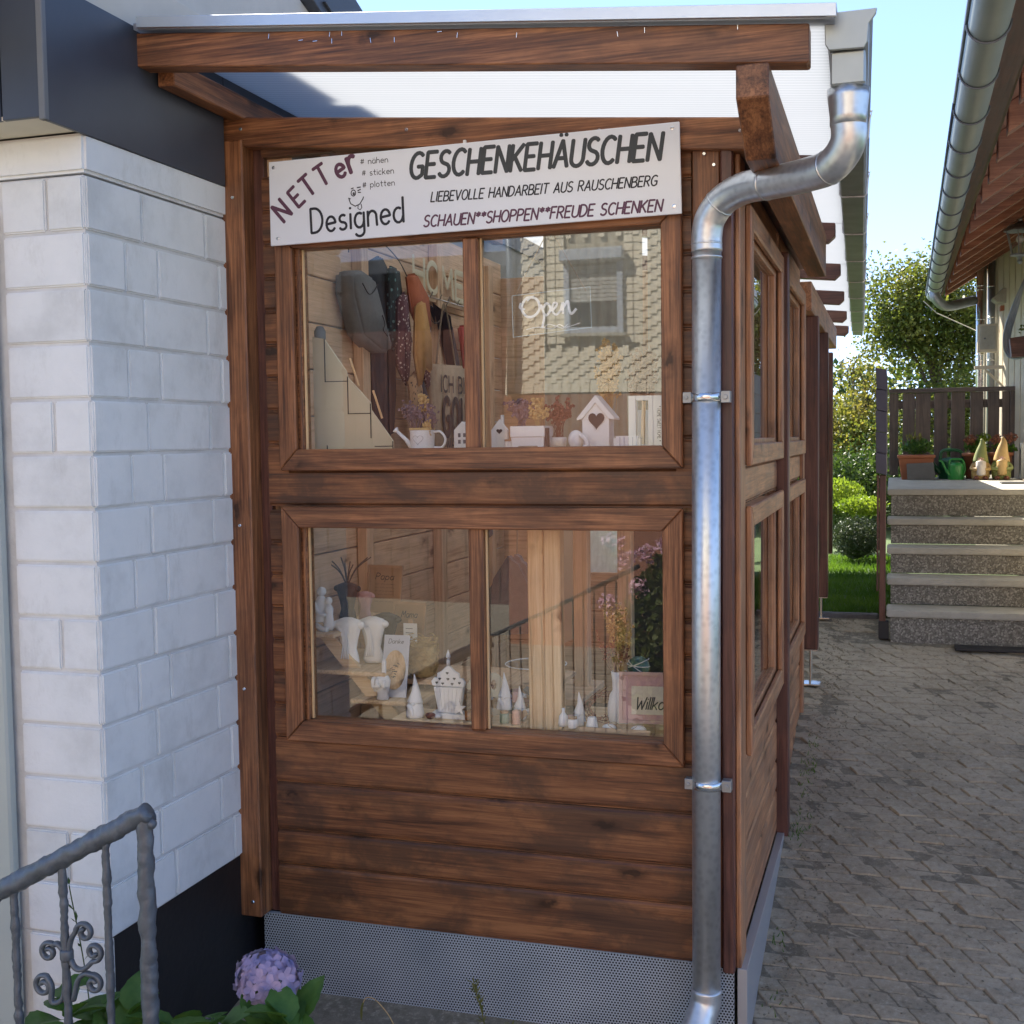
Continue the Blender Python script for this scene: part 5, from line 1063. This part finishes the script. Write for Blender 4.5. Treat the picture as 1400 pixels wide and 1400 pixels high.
# ============================================================= stairs and landing
stn = thing('stone_stairs', 'grey stone steps with speckled risers leading up to a pale landing', 'stairs', (.85, 3.7, .37))
TZ = [.526, .666, .808, .952, 1.11]; TY = [3.28+.24*k for k in range(5)]
zprev = .30
for k in range(5):
    y = TY[k]; B('riser', riser_m, stn, .392, 1.6, y, TY[k]+.30 if k < 4 else 6.25, zprev, TZ[k]-.036, .002)
    if k < 4: B('tread', tread_m, stn, .372, 1.6, y-.022, y+.245, TZ[k]-.034, TZ[k], .006, seg=2)
    zprev = TZ[k]+.002
B('landing_slab', tread_m, stn, .372, 1.24, TY[4]-.022, 6.26, 1.076, 1.11, .006, seg=2)
MB().prism([(.80, .895), (.86, .895), (.83, .845)], 3.9965, 3.9995, 'y').build('dark_patch', asph, stn) if False else None
gm = thing('dark_foot_strip', 'dark flat strip lying before the lowest stone step', 'mat', (.95, 3.2, .36)); B('mat', black, gm, .70, 1.35, 3.13, 3.24, gz(3.18)+.004, gz(3.18)+.018, .003)  # flat dark strip on the paving in front of the steps
t = thing('boot_tray', 'small dark tray lying at the right end of the landing', 'tray', (1.15, 5.2, 1.11)); B('tray', black, t, 1.06, 1.22, 5.0, 5.2, 1.1115, 1.12, .002)
rp_ = thing('stair_screen', 'dark grey lapped board screen on a brown post at the left edge of the steps', 'screen', (.345, 3.32, .37))
sb_ = simple('purple_grey_board', (.085, .075, .095), .55, var=.15)
B('post', rb_z, rp_, .335, .368, 3.30, 3.345, .46, 1.225, .003); B('post_shoe', black, rp_, .333, .384, 3.29, 3.345, .372, .465, .003); B('side_slat', rb_z, rp_, .322, .333, 3.305, 3.34, .62, 1.225, .001)
for k in range(5):
    z0 = 1.225+.108*k; MB().hexa([(.318, 3.26, z0+.012), (.371, 3.26, z0), (.371, 4.3, z0), (.318, 4.3, z0+.012), (.314, 3.26, z0+.118), (.368, 3.26, z0+.107), (.368, 4.3, z0+.107), (.314, 4.3, z0+.118)]).build('lapped_board', sb_, rp_, .002)
fe = thing('landing_fence', 'brown slatted timber fence at the back of the landing', 'fence', (.8, 6.2, 1.11))
for a, b in ((.377, .439), (.47, .556), (.560, .665), (.69, .782), (.807, .903), (.938, 1.027), (1.057, 1.136), (1.156, 1.205)): B('slat', fence_z, fe, a, b, 6.20, 6.222, 1.13, 1.735, .002)
B('top_rail', fence_x, fe, .37, 1.26, 6.18, 6.235, 1.737, 1.768, .003); B('bottom_rail', fence_x, fe, .37, 1.24, 6.225, 6.25, 1.2, 1.26, .002); B('fence_post', fence_z, fe, 1.206, 1.264, 6.18, 6.23, 1.11, 1.736, .003); B('upper_rail', fence_x, fe, .37, 1.24, 6.225, 6.25, 1.62, 1.68, .002)
# planter, slab, watering cans, pot, gnomes
def leafy(name, mat, parent, c, rx, ry, rz, n, L, seed, up_=.3, w=.35):
    rd = random.Random(seed); mb = MB(); c = Vector(c)
    for i in range(n):
        d = Vector((rd.gauss(0, 1), rd.gauss(0, 1), rd.gauss(0, 1))).normalized()*rd.random()**.4; p = c+Vector((d.x*rx, d.y*ry, d.z*rz))
        u = (Vector((rd.gauss(0, 1), rd.gauss(0, 1), rd.gauss(0, 1)+up_))).normalized()*L*rd.uniform(.6, 1.2); v = u.cross(Vector((rd.gauss(0, 1), rd.gauss(0, 1), rd.gauss(0, 1)))).normalized()*L*w
        mb.add([p, p+u*.5+v, p+u, p+u*.5-v], [(0, 1, 2, 3)])
    return mb.build(name, mat, parent)
t = thing('terracotta_planter', 'terracotta trough planter with bushy green herbs at the left end of the landing', 'planter', (.56, 5.9, 1.11))
MB().hexa([(.462, 5.82, 1.11), (.655, 5.82, 1.11), (.655, 5.98, 1.11), (.462, 5.98, 1.11), (.44, 5.80, 1.262), (.68, 5.80, 1.262), (.68, 6.0, 1.262), (.44, 6.0, 1.262)]).build('trough', terra, t, .004); B('rim', terra, t, .432, .689, 5.79, 6.01, 1.262, 1.285, .005)
leafy('herbs', leaf_hyd, t, (.565, 5.9, 1.335), .11, .08, .055, 700, .028, 3, 1.5, .22); leafy('tall_shoots', leaf_tree2, t, (.55, 5.9, 1.39), .06, .04, .04, 60, .04, 4, 3, .12)
t = thing('stone_slab', 'grey stone tile leaning against the terracotta planter', 'slab', (.59, 5.74, 1.11)); MB().hexa([(.50, 5.71, 1.112), (.683, 5.71, 1.111), (.683, 5.725, 1.111), (.50, 5.725, 1.112), (.494, 5.755, 1.225), (.677, 5.755, 1.232), (.677, 5.77, 1.232), (.494, 5.77, 1.225)]).build('tile', asph, t, .002)
def can(label, x, y, z, r, h, mat, loop):
    t = thing('watering_can', label, 'watering can', (x, y, z)); MB().lathe((x, y, z), [(r*.95, 0), (r, .005), (r*.96, h*.8), (r*.9, h*.92), (r*.55, h)], 24, 1, .8).build('can_body', mat, t, smooth=True)
    MB().tube(spline([(x-r*.8, y-.02, z+h*.25), (x-r*1.25, y-.02, z+h*.6), (x-r*1.75, y-.02, z+h*1.05), (x-r*2.1, y-.02, z+h*1.12)]), [r*.22]*6+[r*.15]*6+[r*.12]*6+[r*.15], 8).build('spout', mat, t, smooth=True)
    MB().tube(spline([(x-r*.85, y, z+h*.85), (x-r*.7, y, z+h*(1+loop*.8)), (x, y, z+h*(1+loop)), (x+r*.75, y, z+h*(1+loop*.7)), (x+r*1.05, y, z+h*.7), (x+r*.95, y, z+h*.35)]), r*.13, 8).build('handle', mat, t, smooth=True)
gp = lambda n, c: simple(n, c, .3, var=.06, bump=.02)
can('large dark green plastic watering can at the back of the landing', .80, 5.98, 1.11, .088, .15, gp('dark_green_plastic', (.012, .12, .05)), .38)
can('small bright green watering can in front of the larger dark one', .825, 5.78, 1.11, .055, .12, gp('bright_green_plastic', (.03, .24, .05)), .2)
for x, lb in ((.955, 'brown flower pot with faded hydrangea heads behind the left gnome'), (1.13, 'brown flower pot with faded flower heads behind the right gnome')):
    t = thing('flower_pot', lb, 'flower pot', (x, 5.97, 1.11)); MB().lathe((x, 5.97, 1.11), [(.055, 0), (.075, .16), (.085, .16), (.085, .185), (.07, .185)], 20).build('pot', terra, t, smooth=True)
    leafy('foliage', leaf_hyd, t, (x+.02, 5.96, 1.33), .08, .06, .045, 120, .04, int(x*100), .5)
    for k, (dx, dz) in enumerate(((-.03, .275), (.06, .29))):
        leafy('faded_flower_head', dryred if x > 1 or k == 0 else leaf_bright, t, (x+dx, 5.93, 1.11+dz), .045, .04, .035, 160, .016, 7+k, 0, .6)
def gnome(label, x, y, z, s, hat, body, arms):
    t = thing('garden_gnome', label, 'garden gnome', (x, y, z)); MB().lathe((x, y, z), [(.052*s, 0), (.062*s, .02*s), (.062*s, .08*s), (.05*s, .13*s), (.035*s, .15*s)], 20, 1, .8).build('body', body, t, smooth=True)
    MB().ball((x, y-.015*s, z+.14*s), .038*s, 12).build('head', simple('gnome_skin', (.55, .33, .24)) if 'gnome_skin' not in bpy.data.materials else bpy.data.materials['gnome_skin'], t, smooth=True)
    p = spline([(x, y, z+.125*s), (x+.004*s, y, z+.19*s), (x+.012*s, y, z+.25*s), (x+.006*s, y, z+.29*s)]); MB().tube(p, [.056*s*(1-.88*i/(len(p)-1)) for i in range(len(p))], 14).build('pointed_hat', hat, t, smooth=True)
    MB().tube(spline([(x-.0*s, y-.045*s, z+.125*s), (x, y-.062*s, z+.08*s), (x+.002*s, y-.058*s, z+.03*s)]), [.034*s]*6+[.03*s]*6+[.008*s], 12).build('beard', arms, t, smooth=True)
    MB().ball((x, y-.055*s, z+.135*s), .013*s, 8).build('nose', bpy.data.materials['gnome_skin'], t, smooth=True)
    for q in (-1, 1): MB().tube(spline([(x+q*.045*s, y, z+.11*s), (x+q*.06*s, y-.035*s, z+.08*s), (x+q*.02*s, y-.065*s, z+.075*s)]), .014*s, 8).build('arm', body, t, smooth=True); MB().ball((x+q*.03*s, y-.05*s, z+.014*s), .019*s, 8, (1, 1.4, .8)).build('boot', dryred, t, smooth=True)
olive = simple('olive_glaze', (.22, .25, .08), .5, var=.25); och = simple('ochre_glaze', (.5, .33, .13), .5, var=.3); wb = simple('white_beard', (.65, .58, .52), .7)
gnome('garden gnome with olive green hat and white beard, left of the pair', .983, 5.76, 1.11, .98, olive, och, wb); gnome('garden gnome with ochre hat and green base, right of the pair', 1.118, 5.76, 1.11, 1.02, och, olive, och)
# ============================================================= right-hand house
rh = thing('right_house', 'cream shingled house on the right with brown rafter eaves', 'house', (1.8, 3, .37))
shw = simple('pale_wall_shingle', (.6, .54, .42), .8, var=.12, scale=9)
wm = MB().add([(1.31, 3.0, .3), (1.31, 6.0, .3), (1.03, 6.92, .3), (1.7, 7.4, .3), (1.31, 3.0, 2.9), (1.31, 6.0, 2.9), (1.03, 6.92, 2.9), (1.7, 7.4, 2.9), (4.5, 9.5, .3), (4.5, 3, .3), (4.5, 9.5, 2.9), (4.5, 3, 2.9)], [(0, 4, 5, 1), (1, 5, 6, 2), (2, 6, 7, 3), (3, 7, 10, 8), (9, 11, 4, 0), (8, 10, 11, 9), (4, 11, 10, 7, 6, 5)])
wm.build('wall', shw, rh)
# vertical wall boards on the angled bay
dv = Vector((-.28, .92, 0)).normalized(); nv = Vector((-dv.y, dv.x, 0)); nv = nv if nv.x < 0 else -nv
for k in range(9):
    c0 = Vector((1.31, 6.0, 0))+dv*(.107*k+.052)+nv*.008; MB().cbox((c0.x, c0.y, 1.75), (.094, .016, 2.2), Matrix.Rotation(math.atan2(dv.y, dv.x), 3, 'Z')).build('wall_board', shw, rh, .002)
B('corner_base', zincdull, rh, 1.255, 1.30, 5.9, 5.99, 1.11, 1.36, .003)
# roof plane, soffit boards and rafters
gxr = lambda y: .627+.010*y
sl_ = math.tan(R(32))
def rz(x): return 2.53+(x-.74)*sl_
for k in range(13):
    x0 = .74+.1*k*1.25; MB().hexa([(x0, -1.5, rz(x0)+.03), (x0+.120, -1.5, rz(x0+.12)+.03), (x0+.120, 6.75, rz(x0+.12)+.03), (x0, 6.75, rz(x0)+.03), (x0, -1.5, rz(x0)+.045), (x0+.12, -1.5, rz(x0+.12)+.045), (x0+.12, 6.75, rz(x0+.12)+.045), (x0, 6.75, rz(x0)+.045)]).build('soffit_board', simple('red_brown_soffit', (.36, .17, .12), .6, var=.2) if 'red_brown_soffit' not in bpy.data.materials else bpy.data.materials['red_brown_soffit'], rh)
MB().hexa([(.66, -1.5, rz(.7)+.048), (3.4, -1.5, rz(3.4)+.048), (3.4, 6.8, rz(3.4)+.048), (.66, 6.8, rz(.7)+.048), (.66, -1.5, rz(.7)+.10), (3.4, -1.5, rz(3.4)+.10), (3.4, 6.8, rz(3.4)+.10), (.66, 6.8, rz(.7)+.10)]).build('roof', darkroof, rh)
y = -1.2
while y < 6.75:
    MB().prism([(.775, rz(.775)+.028), (.775, rz(.775)-.075), (2.3, rz(2.3)-.075), (2.3, rz(2.3)+.028)], y-.035, y+.035, 'y').build('rafter', eave_x, rh, .003); y += .435
MB().hexa([(gxr(-1.5)+.045, -1.5, 2.51), (.752, -1.5, 2.50), (.765, 6.78, 2.50), (gxr(6.78)+.045, 6.78, 2.51), (gxr(-1.5)+.045, -1.5, 2.60), (.752, -1.5, 2.60), (.765, 6.78, 2.60), (gxr(6.78)+.045, 6.78, 2.60)]).build('fascia_board', rb_y, rh, .002)
# gutter
gg = simple('green_grey_gutter', (.33, .38, .34), .5, .2, var=.1, scale=5)
n = 12; RG = .052
def ring(y, r, t0=PI, t1=2*PI): return [(gxr(y)+r*math.cos(t0+(t1-t0)*i/n), y, 2.50+r*math.sin(t0+(t1-t0)*i/n)) for i in range(n+1)]
gt = thing('house_gutter', 'pale green half round gutter with many brackets along the right house eave', 'gutter', (.65, 3, 2.45))
prev = -1.5
for y2 in (1.0, 3.0, 5.0, 6.7):
    mb = MB(); vs = ring(prev, RG)+ring(y2, RG)+ring(prev, RG-.003)+ring(y2, RG-.003); m = n+1
    mb.add(vs, [(i, i+1, m+i+1, m+i) for i in range(n)]+[(2*m+i+1, 2*m+i, 3*m+i, 3*m+i+1) for i in range(n)]+[(0, m, 3*m, 2*m), (n, 2*m+n, 3*m+n, m+n)]); mb.build('gutter_length', gg, gt, smooth=True)
    MB().tube([(gxr(prev)-RG-.003, prev, 2.503), (gxr(y2)-RG-.003, y2, 2.503)], .006, 8).build('rolled_bead', iron, gt, smooth=True); prev = y2
y = -1.1
while y < 6.7:
    MB().tube(ring(y, RG+.0035), .0035, 5, (1, 1)).build('gutter_bracket', iron, gt); y += .435
MB().add(ring(6.7, RG), [tuple(range(n+1))]).build('end_stop', gg, gt)
pd = thing('house_downpipe', 'grey downpipe elbow curving from the pale gutter to the house corner', 'downpipe', (.9, 6.3, 2.4)); MB().tube(spline([(.675, 6.1, 2.47), (.70, 6.1, 2.40), (.78, 6.2, 2.36), (.97, 6.45, 2.42)]), .036, 14).build('elbow', zincdull, pd, smooth=True)
t = thing('wall_pipe', 'bright steel flue pipe on the corner of the right house', 'pipe', (1.03, 6.5, 1.2)); MB().tube([(1.026, 6.5, 1.2), (1.026, 6.5, 2.76)], .036, 20).build('pipe', steel, t, smooth=True)
for z in (1.98, 2.02, 2.28, 2.5, 2.53): MB().lathe((1.026, 6.5, z), [(.036, -.006), (.039, 0), (.036, .006)], 20).build('joint_ring', steel, t, smooth=True)
t = thing('wall_pipe', 'dull grey pipe right behind the bright steel flue', 'pipe', (1.11, 6.6, 1.2)); MB().tube([(1.108, 6.58, 1.2), (1.108, 6.58, 2.9)], .034, 16).build('pipe', zincdull, t, smooth=True)
for z in (1.98, 2.3, 2.53): MB().lathe((1.108, 6.58, z), [(.034, -.006), (.037, 0), (.034, .006)], 20).build('joint_ring', steel, t, smooth=True)
t = thing('meter_box', 'small pale metal cabinet with a lock mounted over the steel pipes', 'cabinet', (1.06, 6.42, 2.03)); B('box_body', shw, t, .995, 1.134, 6.39, 6.45, 2.03, 2.237, .004); B('door', tread_m, t, 1.012, 1.12, 6.382, 6.389, 2.05, 2.22, .003); MB().lathe((1.045, 6.381, 2.13), [(.007, 0), (.007, .005)], 10, M=Matrix.Rotation(PI/2, 3, 'X')).build('lock', iron, t)
t = thing('wall_ledge', 'weathered stone bracket ledge on the wall right of the pipes', 'ledge', (1.18, 6.5, 2.35)); MB().prism([(1.09, 2.42), (1.12, 2.39), (1.25, 2.37), (1.27, 2.40), (1.26, 2.49), (1.16, 2.49)], 6.35, 6.52, 'y').build('ledge_top', tread_m, t, .006); B('ledge_foot', terra, t, 1.15, 1.23, 6.38, 6.5, 2.33, 2.368, .004)
t = thing('shelf_bracket', 'pale metal angle bracket just above the landing fence', 'bracket', (1.12, 6.4, 1.9)); B('bracket_arm', shw, t, .975, 1.27, 6.38, 6.41, 1.905, 1.93, .001); MB().tube([(1.05, 6.395, 1.90), (1.20, 6.395, 1.75)], .009, 6).build('bracket_brace', shw, t); B('bracket_leg', zincdull, t, 1.235, 1.26, 6.38, 6.41, 1.77, 1.904, .001)
t = thing('cable_bundle', 'bundle of grey cables looping down the right house wall', 'cables', (1.2, 5.8, 2.1))
for k in range(5): MB().tube(spline([(1.27+.006*k, 5.5, 2.6), (1.20-.008*k, 5.55, 2.3), (1.15-.010*k, 5.6, 2.08), (1.17-.008*k, 5.6, 1.99-.01*k), (1.22, 5.5, 1.98-.012*k), (1.30, 5.4, 2.03-.01*k)]), .006, 6).build('cable', zincdull, t, smooth=True)
t = thing('stay_wire', 'thin wire running from the pale gutter end down to the wall', 'wire', (.8, 6.6, 2.3)); MB().tube([(.62, 6.72, 2.46), (.72, 6.7, 2.36), (1.0, 6.55, 2.20)], .004, 5).build('wire', shw, t)
t = thing('window_box', 'dark brown window box corner at the right picture edge', 'window box', (1.2, 5.5, 1.93)); MB().hexa([(1.15, 5.45, 1.935), (1.4, 5.45, 1.935), (1.4, 5.6, 1.935), (1.15, 5.6, 1.935), (1.135, 5.44, 2.06), (1.4, 5.44, 2.09), (1.4, 5.61, 2.09), (1.135, 5.61, 2.06)]).build('box_body', rb_x, t, .003)
leafy('box_plants', leaf_tree, t, (1.28, 5.5, 2.12), .1, .06, .03, 120, .03, 6, 1)
# lantern
la = thing('wall_lantern', 'old style six sided wall lantern with clear glass and white bulb', 'lantern', (1.1, 4.5, 2.45)); lx, lyy = 1.105, 4.5
mb = MB()
for k in range(6):
    a = PI/3*k+.3; b = a+PI/3; p = [(lx+r_*math.cos(q), lyy+r_*math.sin(q), z) for q, r_, z in ((a, .048, 2.478), (a, .082, 2.615))]; mb.tube(p, .0035, 5)
mb.build('cage', zincdull, la)
for k in range(6):
    a = PI/3*k+.3; b = a+PI/3; MB().add([(lx+.047*math.cos(a), lyy+.047*math.sin(a), 2.48), (lx+.047*math.cos(b), lyy+.047*math.sin(b), 2.48), (lx+.081*math.cos(b), lyy+.081*math.sin(b), 2.614), (lx+.081*math.cos(a), lyy+.081*math.sin(a), 2.614)], [(0, 1, 2, 3)]).build('glass_pane', clear, la)
MB().lathe((lx, lyy, 0), [(.094, 2.612), (.09, 2.622), (.06, 2.645), (.03, 2.66), (.012, 2.67), (.014, 2.68), (.004, 2.70)], 6).build('lantern_roof', zincdull, la); MB().lathe((lx, lyy, 0), [(.054, 2.470), (.054, 2.480), (.02, 2.465), (.012, 2.45), (.016, 2.435), (.006, 2.42)], 12).build('base_cup', zincdull, la)
MB().ball((lx, lyy, 2.565), .023, 12).build('bulb', white, la, smooth=True); MB().tube([(lx, lyy, 2.48), (lx, lyy, 2.545)], .010, 8).build('bulb_socket', shw, la)
MB().tube([(.985, 4.5, 2.648), (1.02, 4.5, 2.648), (lx-.06, 4.5, 2.643)], .009, 8).build('bracket_arm', zincdull, la); MB().tube([(lx+.03, 4.5, 2.47), (1.31, 4.5, 2.45)], .008, 6).build('wall_arm', zincdull, la)
# ============================================================= garden behind
def tree(name, label, base, top, trunk_r, blobs, mat, n, L, seed, group=None, tmat=bark):
    t = thing(name, label, 'tree', base, group); rd = random.Random(seed); b = Vector(base); tp = Vector(top)
    MB().tube(spline([b, b.lerp(tp, .5)+Vector((rd.gauss(0, .06), 0, 0)), tp], 5), [trunk_r*(1-.08*i) for i in range(11)][:11], 8).build('trunk', tmat, t)
    mb = MB()
    for (cx, cy, cz, rx, ry, rz_) in blobs:
        c = Vector((cx, cy, cz)); s0 = b.lerp(tp, rd.uniform(.45, 1)); mb.tube(spline([s0, s0.lerp(c, .5)+Vector((0, 0, .1)), c]), [trunk_r*.45*(1-.06*i) for i in range(13)], 5)
        for k in range(7):
            d = Vector((rd.uniform(-.8, .8)*rx, rd.uniform(-.8, .8)*ry, rd.uniform(-.8, .8)*rz_)); mb.tube([c.lerp(s0, .3), c+d*.5, c+d], trunk_r*.12, 4)
    mb.build('limbs', tmat, t)
    mb = MB(); V = [bl[3]*bl[4]*bl[5] for bl in blobs]; tot = sum(V)
    for bl, v in zip(blobs, V):
        c = Vector(bl[:3]); m = int(n*v/tot); sub = [Vector((rd.gauss(0, .55)*bl[3], rd.gauss(0, .55)*bl[4], rd.gauss(0, .55)*bl[5])) for _ in range(max(3, m//34))]
        for i in range(m):
            p = c+rd.choice(sub)+Vector((rd.gauss(0, 1), rd.gauss(0, 1), rd.gauss(0, 1)))*L*1.9
            u = Vector((rd.gauss(0, 1), rd.gauss(0, 1), rd.gauss(0, .8))).normalized()*L*rd.uniform(.5, 1.1); w = u.cross(Vector((rd.gauss(0, 1), rd.gauss(0, 1), rd.gauss(0, 1)))).normalized()*L*.3
            mb.add([p, p+u*.5+w, p+u, p+u*.5-w], [(0, 1, 2, 3)])
    mb.build('crown', mat, t)
tree('leafy_tree', 'tall olive green fruit tree behind the landing fence', (.95, 11.2, .43), (.85, 11.2, 2.5), .07, [(.55, 11, 2.95, .42, .4, .38), (.35, 11, 2.7, .25, .3, .35), (.95, 11, 2.9, .4, .4, .4), (1.3, 11.2, 2.6, .4, .5, .45), (.6, 11.1, 2.5, .35, .4, .22), (1.0, 11.2, 2.35, .35, .4, .25)], leaf_tree, 21000, .055, 3)
tree('leafy_tree', 'yellowish loose tree with fine twigs between hut posts and screen', (.1, 11.6, .43), (.0, 11.4, 1.6), .05, [(-.1, 11.3, 1.55, .35, .4, .35), (.15, 11.2, 1.9, .22, .3, .28), (-.05, 11.3, 2.15, .16, .2, .18), (.15, 11.2, 1.35, .3, .4, .3), (-.4, 11.5, 1.35, .3, .4, .35)], leaf_tree2, 10000, .05, 5)
tree('leafy_tree', 'dark bushy tree low behind the right end of the fence', (1.2, 10.2, .43), (1.15, 10.2, 1.4), .05, [(1.05, 10.2, 1.6, .35, .35, .3), (.75, 10.3, 1.65, .3, .35, .28), (.5, 10.5, 1.5, .25, .3, .3), (1.4, 10.3, 1.7, .4, .4, .4)], leaf_tree, 8000, .05, 7)
tree('leafy_tree', 'dark green shrubby tree at the foot of the yellowish tree', (.2, 10.0, .43), (.15, 10.0, .9), .04, [(.1, 10, .95, .4, .35, .22), (.35, 10, 1.15, .25, .3, .2), (-.2, 10.2, .9, .35, .3, .2)], leaf_dark, 6000, .045, 9)
hd = thing('dark_hedge', 'dark hedge closing the garden behind the lawn', 'hedge', (.2, 9.4, .43)); leafy('foliage', leaf_dark, hd, (.1, 9.6, .85), 1.6, .35, .42, 9000, .05, 21)
leafy('foliage', leaf_dark, thing('tall_hedge', 'high dark hedge mass far behind the trees', 'hedge', (0, 14, .5)), (.3, 14.5, 1.4), 4.5, .6, 1.1, 9000, .12, 22)
bs = thing('golden_bush', 'bright yellow green clipped bush with upright shoots on the lawn edge', 'bush', (0, 7.4, .45)); leafy('foliage', leaf_bright, bs, (-.08, 7.5, .90), .27, .22, .16, 2600, .035, 23, 2, .25); leafy('foliage_base', leaf_dark, bs, (-.05, 7.5, .68), .28, .22, .14, 900, .04, 24)
bs = thing('round_bush', 'light green spreading shrub on top of the grey rock mound', 'bush', (.15, 6.8, .45)); leafy('foliage', leaf_bright, bs, (.17, 6.8, .86), .2, .2, .075, 1500, .035, 25, 1, .3)
bs = thing('juniper', 'blue grey juniper mound in front of the bright bushes', 'shrub', (.13, 6.5, .45)); leafy('foliage', leaf_juni, bs, (.14, 6.55, .63), .21, .2, .16, 6500, .026, 26, .5, .2); MB().ball((.14, 6.62, .57), .12, 12, (1, 1, .9)).build('inner_mass', leaf_dark, bs, smooth=True, warp=.03)
# ============================================================= across the street (seen in the panes)
oh = thing('opposite_house', 'fibre cement shingled house across the street mirrored in the upper pane', 'house', (0, -9.3, -.77))
tile_m = simple('beige_fibre_cement', (.74, .67, .53), .8, var=.1, scale=2, bump=.2); Y0 = -9.0
B('wall', simple('tile_backing', (.4, .36, .28), .9), oh, -3.5, 6, -14, Y0-.03, -.77, 5.2, 0)
B('lower_wall', simple('brown_red_render', (.3, .13, .08), .8, var=.15), oh, -3.5, 6, Y0-.03, Y0+.03, -.77, 1.88, .005)
for k in range(18): B('pale_siding_board', shw, oh, -2.2+.09*k, -2.118+.09*k, Y0+.031, Y0+.045, .9, 1.86, .003)
wx0, wx1, wz0, wz1 = -2.86, -2.22, 2.5, 3.36; tl_ = MB()
def tile_at(x, z, w, h, y=Y0): tl_.hexa([(x, y-.01, z), (x+w, y-.01, z), (x+w, y-.02, z), (x, y-.02, z), (x, y+.026, z), (x+w, y+.026, z), (x+w, y-.012, z+h), (x, y-.012, z+h)])
cnt = 0
def T(x, z, w, h, e=.007):
    """one shingle, wedge shaped: thick at its lower edge"""
    tl_.hexa([(x+w, Y0+e, z), (x, Y0+e, z), (x, Y0-.01, z), (x+w, Y0-.01, z), (x+w, Y0-.004, z+h), (x, Y0-.004, z+h), (x, Y0-.01, z+h), (x+w, Y0-.01, z+h)])
for i in range(56):
    for j in range(-40, 34):
        x = -3.38+.06*i; z = 2.0+.115*j+.038*i
        if z < 1.94 or z > 3.52 or x > 3 or (wx0-.2 < x+.06 < wx1+.2 and wz0-.12 < z+.1 < wz1+.2): continue
        T(x, z, .0602, .125, .014)
for i in range(70):
    x = -3.5+.1*i
    for z, h in ((1.90, .17), (3.63, .16), (3.80, .16), (3.97, .16), (4.14, .16), (4.31, .16), (4.48, .16), (4.65, .16), (4.82, .16), (4.99, .16)): T(x, z, .094, h, .022)
for j in range(18):
    for x in (-3.50, wx0-.2, wx0-.1, wx1+.0, wx1+.1): 
        if x > -3.4 and not (wz0-.15 < 2.06+.085*j < wz1+.15): continue
        T(x+.005, 2.06+.085*j, .09, .088)
o = tl_.build('shingles', tile_m, oh); o['kind'] = 'stuff'
ow = MB(); ow.box(wx0, wx0+.06, Y0, Y0+.05, wz0, wz1); ow.box(wx1-.06, wx1, Y0, Y0+.05, wz0, wz1); ow.box(wx0+.06, wx1-.06, Y0, Y0+.05, wz0, wz0+.06); ow.box(wx0+.06, wx1-.06, Y0, Y0+.05, wz1-.13, wz1); gbf = simple('grey_blue_frame', (.42, .47, .55), .5); w_ = ow.build('window', gbf, oh, .003)
B('shutter_box', gbf, w_, wx0-.02, wx1+.02, Y0+.03, Y0+.16, wz1-.12, wz1+.0, .01); B('sill', tread_m, w_, wx0-.03, wx1+.03, Y0+.02, Y0+.08, wz0-.04, wz0-.002, .005)
for k in range(9): B('shutter_slat', simple('grey_shutter', (.38, .38, .37), .6) if k == 0 else bpy.data.materials['grey_shutter'], w_, wx0+.065, wx1-.065, Y0+.005, Y0+.02, wz1-.16-.042*k-.038, wz1-.16-.042*k, .004)
B('dark_pane', simple('dark_window_pane', (.015, .02, .03), .08), w_, wx0+.065, wx1-.065, Y0-.005, Y0+.0, wz0+.06, wz1-.13, 0)
MB().tube([(-3.42, Y0+.08, 1.9), (-3.46, Y0+.08, 4.6)], .04, 10).build('downpipe', zincdull, oh, smooth=True)
bn = thing('brown_barn', 'dark brown boarded barn far across the street left of the shingled house', 'barn', (-6, -12, -.77))
for k in range(20): B('wall_board', rb_z, bn, -9+.26*k, -8.745+.26*k, -12.05, -12, -.77, 3.6, .01)
B('roof', darkroof, bn, -9.3, -3.6, -12.2, -11.4, 3.6, 3.8, .02)
hf = thing('street_fence', 'dark iron bar fence across the street mirrored in the lower pane', 'fence', (-1.5, -4.6, -.75))
for k in range(15):
    x = -2.33+.075*k; MB().tube([(x, -4.6, -.75), (x, -4.6, .02+.036*k)], .006, 6).build('bar', black, hf)
MB().tube([(-2.4, -4.6, 0), (-1.2, -4.6, .58)], .014, 6).build('top_rail', black, hf)
ph = thing('phlox_clump', 'pink phlox clump with dark leaves across the street mirrored in the lower pane', 'flowers', (-1.1, -4.9, -.75))
leafy('foliage', leaf_tree, ph, (-.98, -4.9, -.02), .42, .3, .68, 6000, .07, 51, .6); 
for k, (x, z) in enumerate([(-1.42, .72), (-1.34, .60), (-1.2, .64), (-1.05, .70), (-1.25, .42), (-1.45, .30), (-.9, .6)]): leafy('flower_head', phl, ph, (x, -4.8, z), .085, .06, .06, 110, .03, 60+k, 0, .6)
